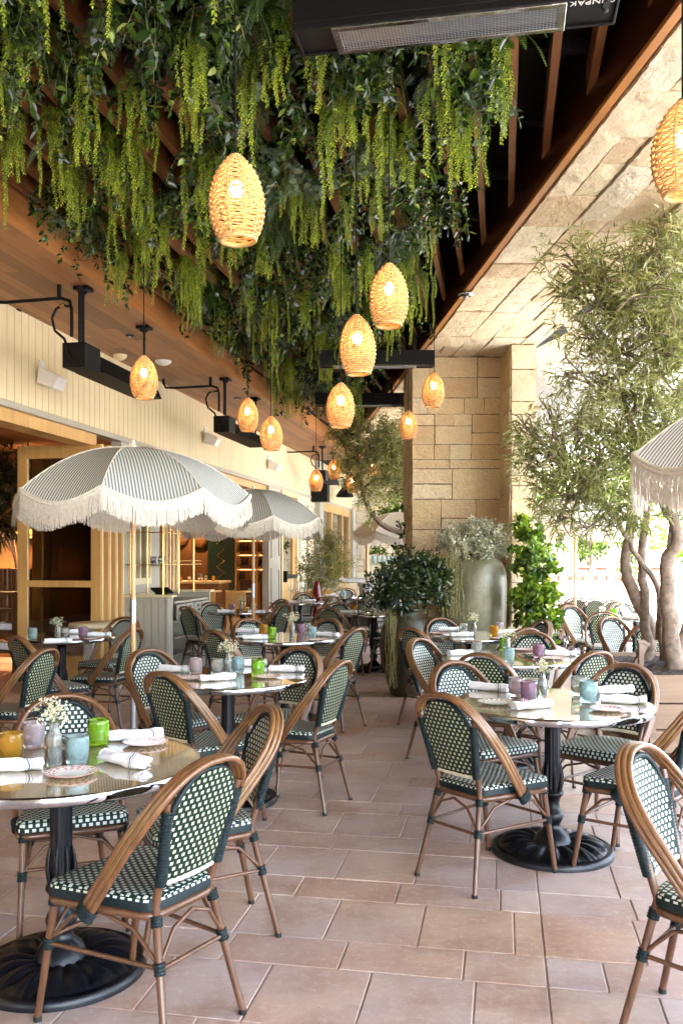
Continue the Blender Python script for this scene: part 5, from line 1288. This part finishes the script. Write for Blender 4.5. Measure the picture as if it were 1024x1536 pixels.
for x,y in ((8.8,11.56),(8.8,19.56),(3.0,19.56)):
    b=MB(); b.box(x-4.07,x-3.93,y-14.07,y-13.93,0,3.72); b.build('post',M['wht'],r,bevel=.008)
# bench and far ledge things
r=empty('slatted_bench',(3.1,15.6,0),math.radians(8),'grey slatted garden bench in the sun behind the climbing plant','bench')
b=MB(); b.box(-.9,.9,-.02,.38,.42,.46); b.build('seat',M['greige'],r)
b=MB(); 
for i in range(13): b.box(-.88+i*.14,-.82+i*.14,.36,.39,.46,.92)
b.box(-.9,.9,.35,.40,.92,.98); b.build('backrest',M['greige'],r)
for x in (-.85,.8): 
    b=MB(); b.box(x,x+.05,0,.36,0,.42); b.build('leg',M['greige'],r)
r=empty('stone_ledge',(.2,21.5,0),0,'low sunlit pale stone ledge in front of the far wall','ledge')
b=MB(); ashlar(b,1.7,.85,lambda u,v,d:(-.65+u,-d,v),seed=31,hs=(2,3)); b.build('block_facing',M['stone'],r); b=MB(); b.box(-.66,1.06,.001,1.6,0,.84); b.box(-.7,1.1,-.05,1.6,.86,.93); b.build('ledge_cap',M['paving'],r)
r=empty('timber_crate',(-.52,20.3,0),0,'small warm wooden box left of the stone ledge','box'); b=MB(); b.box(-.3,.3,-.3,.3,0,.70); b.box(-.32,.32,-.32,.32,.70,.73); b.build('box_boards',M['pine'],r,bevel=.01)
r=empty('pedestal_post',(.53,18.2,0),0,'thin steel pole rising from a pale round pedestal before the far wall','post'); b=MB(); b.lathe([(.0001,0),(.16,0),(.16,.86),(.20,.88),(.20,.95),(.0001,.95)],24); b.build('pedestal',M['paving'],r); b=MB(); b.tube([(0,0,.95),(0,0,2.05)],.035,10); b.build('pole',M['polewood'],r)
r=empty('water_station',(1.15,20.5,0),0,'glass shelf stand in front of the far stone wall','shelf'); b=MB(); b.box(-.5,.5,-.15,.15,1.30,1.33); b.build('glass_shelf',M['glassshelf'],r)
for x in (-.48,.46):
    b=MB(); b.box(x,x+.025,-.02,.02,0,1.3); b.build('leg',M['alu'],r)
for i in range(8): place(TUM['blue'],(.74+i*.115,20.5,1.331),0,'pale blue glass standing in the row on the far glass shelf','blue glasses on the far shelf',(1,1,1.7))
r=empty('blue_bench_box',(1.25,19.2,0),0,'dark blue low bench behind the dark shrub at the far wall','bench'); b=MB(); b.box(-.45,.5,-.2,.2,.0,.62); b.build('seat',simple('navy_cushion',(.03,.05,.10),.8),r,bevel=.02); b=MB(); b.box(-.15,.25,.1,.16,.64,1.0); b.build('backrest',M['greige'],r,bevel=.01)
# ------------------------------------------------------------------ wall and ceiling fittings
def speaker(px,py,s,label):
    Yf=4.78/(.184-(px-512)/F); z=H-(py-HOR)*Yf/F; o=Vector(FP(Yf,.0,z)); r=empty('wall_speaker',o,math.radians(-10.4),label,'speaker','white wall speakers')
    b=MB(); b.box(.002,.02,-.05,.05,-.02,.16); b.build('wall_bracket',M['white'],r,bevel=.004)
    b=MB(); b.hexa([(.03,-.16,-.11),(.20,-.11,-.17),(.20,.11,-.17),(.03,.16,-.11),(.05,-.14,.07),(.27,-.10,-.04),(.27,.10,-.04),(.05,.14,.07)]); b.build('speaker_body',M['white'],r,bevel=.012); b=MB(); b.box(.015,.06,-.02,.02,.0,.03); b.build('arm',M['white'],r)
    if s: r.scale=(s,s,s)
speaker(62,563,.95,'white wedge speaker nearest on the cream boards, under the first heater'); speaker(307,655,.95,'white wedge speaker on the cream boards beside the second heater'); speaker(402,695,1,'third white wedge speaker along the cream boards'); speaker(505,722,1.2,'farthest white wedge speaker by the far windows')
o=Vector(FP(22.0,.2,2.85)); r=empty('speaker_box',o,math.radians(-10),'black loudspeaker box on the far pilaster','speaker'); b=MB(); b.box(-.22,.22,-.16,.16,0,.62); b.build('speaker_body',M['black'],r,bevel=.01); b=MB(); b.lathe([(.0001,0),(.07,0),(.10,.01)],20); b.xf(Matrix.Translation((0,-.161,.47))@Matrix.Rotation(PI/2,4,'X')); b.build('cone',M['iron'],r)
o=Vector(FP(24.6,.35,3.15)); r=empty('barn_light',o,0,'black barn light on an arm over the far windows','lamp'); b=MB(); b.lathe([(.03,.45),(.05,.28),(.12,.22),(.24,.05),(.25,0),(.22,.05),(.0001,.2)],24); b.build('shade',M['black'],r); b=MB(); b.tube([(0,0,.44),(-.05,0,.55),(-.34,.06,.5)],.02,8); b.build('arm',M['black'],r)
def ceil_disc(px,py,rr,h,mt,name,label,cat,z=3.92):
    p=at_z(px,py,z); r=empty(name,(p.x,p.y,z),0,label,cat); b=MB(); b.lathe([(.0001,-h),(rr*.55,-h),(rr*.8,-h*.7),(rr,-h*.35),(rr,-.001),(.0001,-.001)],28); b.build('fitting_body',mt,r); b=MB(); b.lathe([(.0001,-h-.012),(rr*.25,-h-.010),(rr*.3,-h)],16); b.build('centre_cap',mt if mt!=M['black'] else M['alu'],r)
ceil_disc(245,541,.10,.05,M['white'],'smoke_detector','white round smoke detector on the plank ceiling','detector')
ceil_disc(180,532,.085,.06,M['beige'],'ceiling_sensor','beige round sensor on the plank ceiling above the first heater','sensor')
ceil_disc(195,503,.05,.012,M['black'],'downlight','tiny black downlight left of the first pendant by the fascia','downlight'); ceil_disc(356,597,.06,.012,M['black'],'downlight','tiny black downlight near the second heater','downlight'); ceil_disc(24,465,.06,.012,M['black'],'downlight','tiny dark downlight at the left edge of the plank ceiling','downlight')
ceil_disc(698,441,.075,.03,M['steel'],'sprinkler_head','chrome sprinkler plate on the edge of the stone soffit','sprinkler',3.96)
# ------------------------------------------------------------------ bar interior
def IP(Y,off,z): return Vector(FP(Y,off,z))
M['copper']=simple('copper_glow',(.65,.30,.12),.3,.8); M['teal']=simple('dark_teal_tile',(.02,.045,.035),.3); M['warmshade']=emis('warm_lamp_shade',(1,.48,.14),.45)
M['bottle']=simple('dark_bottle_glass',(.05,.04,.015),.1); M['spine']=simple('amber_bottle',(.45,.2,.04),.15)
r=empty('bar_counter',IP(18.2,-1.8,0),math.radians(-10.4),'long warm timber bar counter inside the bar opening','counter')
b=MB(); b.box(-2.4,.75,-.35,.35,0,.93); b.build('counter_front',M['warmwall'],r); b=MB(); b.box(-2.45,.8,-.42,.4,.93,.98); b.build('counter_top',M['pinel'],r,bevel=.008)
for i in range(26):
    x=random.uniform(-1.9,.6); p=IP(18.2,-1.8,0)+Vector((x*.983,-x*.181+random.uniform(-.25,.2),0))
    place(TUM[random.choice(['clear','clear','orange'])],(p.x,p.y,.981),0,'small glass in the clutter on the lit bar counter','glasses on the bar counter',(.8,.8,random.uniform(.8,1.5)))
for i in range(4):
    p=IP(17.35,-2.3+i*.62,0); r=empty('bar_chair',p,math.radians(-10.4),f'{("leftmost","second","third","rightmost")[i]} wooden armchair drawn up to the bar counter inside','chair','bar chairs inside')
    b=MB(); b.box(-.22,.22,-.2,.22,.42,.48); b.build('seat',M['pine'],r,bevel=.01)
    b=MB(); q=[(.25*math.cos(math.radians(a)),-.02-.24*math.sin(math.radians(-a)),0) for a in range(180,361,15)]
    b.tube([(x,y,.80) for x,y,_ in q],.022,8); b.hexa([(-.2,-.25,.48),(.2,-.25,.48),(.2,-.21,.48),(-.2,-.21,.48),(-.2,-.27,.80),(.2,-.27,.80),(.2,-.23,.80),(-.2,-.23,.80)]); b.build('backrest',M['pine'],r)
    for x,y in ((-.2,-.18),(.2,-.18),(-.2,.2),(.2,.2)):
        b=MB(); b.tube([(x,y,0),(x*.95,y*.95,.43)],.018,8); b.build('leg',M['pine'],r)
r=empty('bottle_shelves',IP(21.3,-1.15,0),math.radians(-10.4),'lit back-bar shelves full of bottles behind the counter','shelf')
b=MB(); 
for x in (-.55,-.02,.5): b.box(x,x+.04,-.28,0,0,2.9)
b.build('upright',M['pine'],r)
for z in (.9,1.25,1.6,1.95,2.3): 
    b=MB(); b.box(-.51,.5,-.26,-.02,z,z+.03); b.build('shelf_board',M['darkwood'],r)
    b=MB(); b.box(-.5,.48,-.03,-.015,z+.26,z+.275); b.build('shelf_light',M['warmshade'],r)
for z in (.93,1.28,1.63,1.98,2.33):
    for x in np.arange(-.46,.46,.085):
        if abs(x-0)<.03: continue
        p=IP(21.3,-1.15,0)+Vector((x*.983+.14*.181*-1,-x*.181-.14,0)); 
        if 'BT' not in globals():
            m=MB(); m.lathe([(.0001,0),(.03,0),(.033,.01),(.033,.14),(.028,.165),(.012,.185),(.011,.22),(.0001,.22)],12); BT=tag(m.build('bottle',M['spine']),cat='bottle'); m=MB(); m.lathe([(.0001,0),(.03,0),(.033,.01),(.033,.12),(.013,.165),(.012,.23),(.0001,.23)],12); BT2=tag(m.build('bottle',M['bottle']),cat='bottle')
        place(random.choice([BT,BT2]),(p.x,p.y,z+.001),0,'small bottle in the lit rows of the back-bar shelves','bottles behind the bar',random.uniform(.8,1.0))
r=empty('teal_tile_column',IP(21.2,-2.05,0),math.radians(-10.4),'dark green tiled column between the warm wall and the bottle shelves','column'); b=MB(); b.box(-.33,.33,-.2,.2,0,3.0); b.build('column_body',M['teal'],r)
b=MB()
for i in range(9):
    b.tube([(-.1,-.205,.4+i*.28),(.1,-.205,.54+i*.28)],.006,5); b.tube([(.1,-.205,.54+i*.28),(-.1,-.205,.68+i*.28)],.006,5)
b.build('gilded_zigzag',M['brass'],r)
for i,(off,z,lb) in enumerate(((-3.3,2.0,'round glowing copper wall plate, left one on the warm wall'),(-2.75,1.95,'round pale wall plate, right one on the warm wall'),(-3.6,1.35,'low copper dish leaning on the warm wall'))):
    r=empty('wall_plate',IP(21.5,off,z),0,lb,'plate'); b=MB(); b.lathe([(.0001,0),(.20,0),(.24,.02),(.24,.03),(.0001,.02)],28); b.xf(Matrix.Rotation(PI/2,4,'X')); b.build('plate_disc',M['copper'],r)
for i,(Y,off,z) in enumerate(((18.4,-2.5,1.9),(18.6,-1.2,2.0),(16.2,-3.0,2.1),(20.8,-2.9,2.35),(12.1,-1.95,1.75),(11.7,-3.2,2.1))):
    r=empty('shaded_lamp',IP(Y,off,z),0,('left glowing lamp shade over the bar counter','right glowing lamp shade over the bar counter','glowing lamp shade above the inner dining room','glowing lamp on the warm panelled wall','low warm lamp behind the plants at the left edge','warm lamp inside behind the folded door glass')[i],'lamp','warm shaded lamps inside')
    b=MB(); b.lathe([(.10,0),(.14,0),(.09,.12),(.03,.14)],20); b.build('lamp_shade',M['warmshade'],r); b=MB(); b.tube([(0,0,.13),(0,0,3.04-z)],.006,5); b.build('cord',M['black'],r)
    l=bpy.data.lights.new('lamp_glow','POINT'); l.energy=(6,5,6,7,16,22)[i]; l.color=(1,.62,.30); l.shadow_soft_size=.03; lo=bpy.data.objects.new('lamp_glow',l); COL.objects.link(lo); lo.parent=r; lo.location=(0,0,.045)
# bartender behind the counter
def bartender():
    r=empty('person',IP(19.3,-3.05,0),math.radians(-10),'person in a pale shirt leaning over the work behind the bar counter','person')
    J={'pelvis':((0,0,.95),.13),'spine':((0,-.04,1.15),.125),'chest':((0,-.10,1.36),.14),'neck':((0,-.15,1.50),.055),'head0':((0,-.18,1.58),.075),'head1':((0,-.20,1.68),.085),'head2':((0,-.19,1.75),.06)}
    names=list(J); vs=[J[k][0] for k in names]; rd=[J[k][1] for k in names]; es=[(i,i+1) for i in range(len(names)-1)]
    def add(pts,par):
        for p,q in pts: vs.append(p); rd.append(q); es.append((par,len(vs)-1)); par=len(vs)-1
        return par
    for s in (-1,1):
        h=add([((s*.17,-.10,1.40),.062),((s*.25,-.16,1.17),.045),((s*.20,-.36,1.06),.035),((s*.17,-.42,1.04),.028)],2)
        for f in range(4): add([((s*(.15+.018*f),-.47-.004*f,1.03),.010),((s*(.15+.018*f),-.51+.004*abs(f-1),1.005),.008)],h)
        add([((s*.13,-.44,1.02),.011),((s*.12,-.47,1.01),.009)],h)
        add([((s*.09,0,.86),.095),((s*.10,0,.48),.062),((s*.10,.02,.09),.042),((s*.10,-.10,.04),.035)],0)
    me=bpy.data.meshes.new('person_body'); me.from_pydata(vs,es,[]); o=bpy.data.objects.new('person_body',me); COL.objects.link(o); o.parent=r
    t=NT('skin_and_dark_trousers'); s=t.n('ShaderNodeSeparateXYZ'); t.l(t.coord(),s.inputs[0]); t.bsdf(t.mix(t.math('GREATER_THAN',s.outputs[2],.97),(.03,.03,.04),(.42,.24,.16)),.6); me.materials.append(t.mat)
    m=o.modifiers.new('skin','SKIN'); sv=me.skin_vertices[0].data
    for i,q in enumerate(rd): sv[i].radius=(q,q)
    sv[0].use_root=True; m.use_smooth_shade=True; o.modifiers.new('sub','SUBSURF').levels=1; o.modifiers[-1].render_levels=2
    b=MB(); b.lathe([(.135,.93),(.15,1.05),(.165,1.25),(.185,1.38),(.15,1.45),(.07,1.50)],20); b.xf(Matrix.Translation((0,-.03,0))@Matrix.Shear('XZ',4,(0,-.0))); 
    for s in (-1,1): b.tube([(s*.13,-.10,1.42),(s*.2,-.12,1.34),(s*.25,-.16,1.19),(s*.23,-.26,1.12)],[.07,.065,.056,.048],12)
    b.build('shirt',simple('pale_shirt',(.62,.52,.40),.85),r)
    b=MB(); b.sphere((0,-.165,1.705),.098,12,sz=.95); b.sphere((0,-.10,1.67),.07,10); b.build('hair',simple('dark_hair',(.01,.008,.006),.6),r)
    b=MB(); b.sphere((0,-.275,1.645),.016,8,sz=1.5); b.sphere((-.083,-.19,1.65),.017,8,sz=1.5); b.sphere((.083,-.19,1.65),.017,8,sz=1.5); b.build('nose_and_ears',simple('skin',(.42,.24,.16),.5),r)
    b=MB(); b.sphere((-.03,-.272,1.675),.009,8); b.sphere((.03,-.272,1.675),.009,8); b.tube([(-.025,-.272,1.60),(0,-.278,1.597),(.025,-.272,1.60)],.005,6); b.build('eyes_and_mouth',simple('dark_features',(.06,.02,.02),.5),r)
bartender()
# left opening: shelf unit and indoor plants
o_=IP(10.75,-1.62,0); r=empty('dark_shelf_unit',o_,math.radians(-10.4),'dark low shelf unit inside the left opening, folded cloths on it','shelf')
b=MB(); 
for z in (.30,.55,.80,1.02): b.box(-.5,.45,-.2,.2,z,z+.03)
for x in (-.5,.41): b.box(x,x+.04,-.2,.2,0,1.05)
b.build('shelf_frame',M['darkwood'],r)
b=MB(); 
for x in (-.3,0,.27): b.box(x-.12,x+.12,-.14,.14,.585,.66); b.box(x-.12,x+.12,-.14,.14,.335,.42)
tag(b.build('folded_cloths',M['napkin'],r,bevel=.01),kind='stuff')
r=empty('interior_banquette',IP(11.3,-2.0,0),math.radians(-10.4),'brown ribbed banquette back inside the left opening','bench'); b=MB()
for i in range(14): b.tube([(-.9+i*.13,0,.4),(-.9+i*.13,0,1.33)],.06,8)
b.build('ribbed_back',M['warmwall'],r)
p=IP(12.0,-2.0,0)
shrub('indoor_palm','lamp-lit indoor foliage inside the left opening behind the door leaf',(p.x,p.y,1.2),[PC(8,720,12,.38),PC(-14,760,12,.42),PC(18,700,12,.3),PC(5,790,12,.3),PC(-5,690,12,.3)],1500,.20,.12,'dark',5,shape=4)
# ------------------------------------------------------------------ light, sky, camera
w=bpy.data.worlds.new('World'); sc.world=w; w.use_nodes=True; nt=w.node_tree; bg=nt.nodes['Background']; sky=nt.nodes.new('ShaderNodeTexSky'); sky.sky_type='NISHITA'; sky.sun_disc=False
SAZ=Vector((.28,-.96)); EL=math.radians(56)
sky.sun_elevation=EL; sky.sun_rotation=math.atan2(SAZ.x,SAZ.y); sky.air_density=1.0; sky.dust_density=1.5
nt.links.new(sky.outputs[0],bg.inputs[0]); bg.inputs[1].default_value=SKY
sl=bpy.data.lights.new('sun','SUN'); sl.energy=SUN; sl.angle=math.radians(.6); sl.color=(1,.96,.91); so_=bpy.data.objects.new('sun',sl); COL.objects.link(so_)
sd=Vector((SAZ.x*math.cos(EL),SAZ.y*math.cos(EL),math.sin(EL))); so_.rotation_euler=sd.to_track_quat('Z','Y').to_euler()
cam=bpy.data.cameras.new('camera'); co=bpy.data.objects.new('camera',cam); COL.objects.link(co); sc.camera=co
co.location=(0,0,H); co.rotation_euler=(PI/2,0,0); cam.sensor_fit='VERTICAL'; cam.sensor_height=36; cam.lens=36*F/1536; cam.shift_y=(HOR-768)/1536; cam.clip_start=.05; cam.clip_end=400
cam.dof.use_dof=False
sc.view_settings.view_transform='Standard'; sc.view_settings.look='None'; sc.view_settings.exposure=EXPO; sc.view_settings.gamma=1
cy=sc.cycles; cy.use_denoising=True; cy.max_bounces=9; cy.diffuse_bounces=5; cy.glossy_bounces=4; cy.transmission_bounces=6; cy.transparent_max_bounces=10; cy.sample_clamp_indirect=8; cy.caustics_reflective=False; cy.caustics_refractive=False
try: cy.denoiser='OPENIMAGEDENOISE'; cy.use_light_tree=True
except Exception: pass
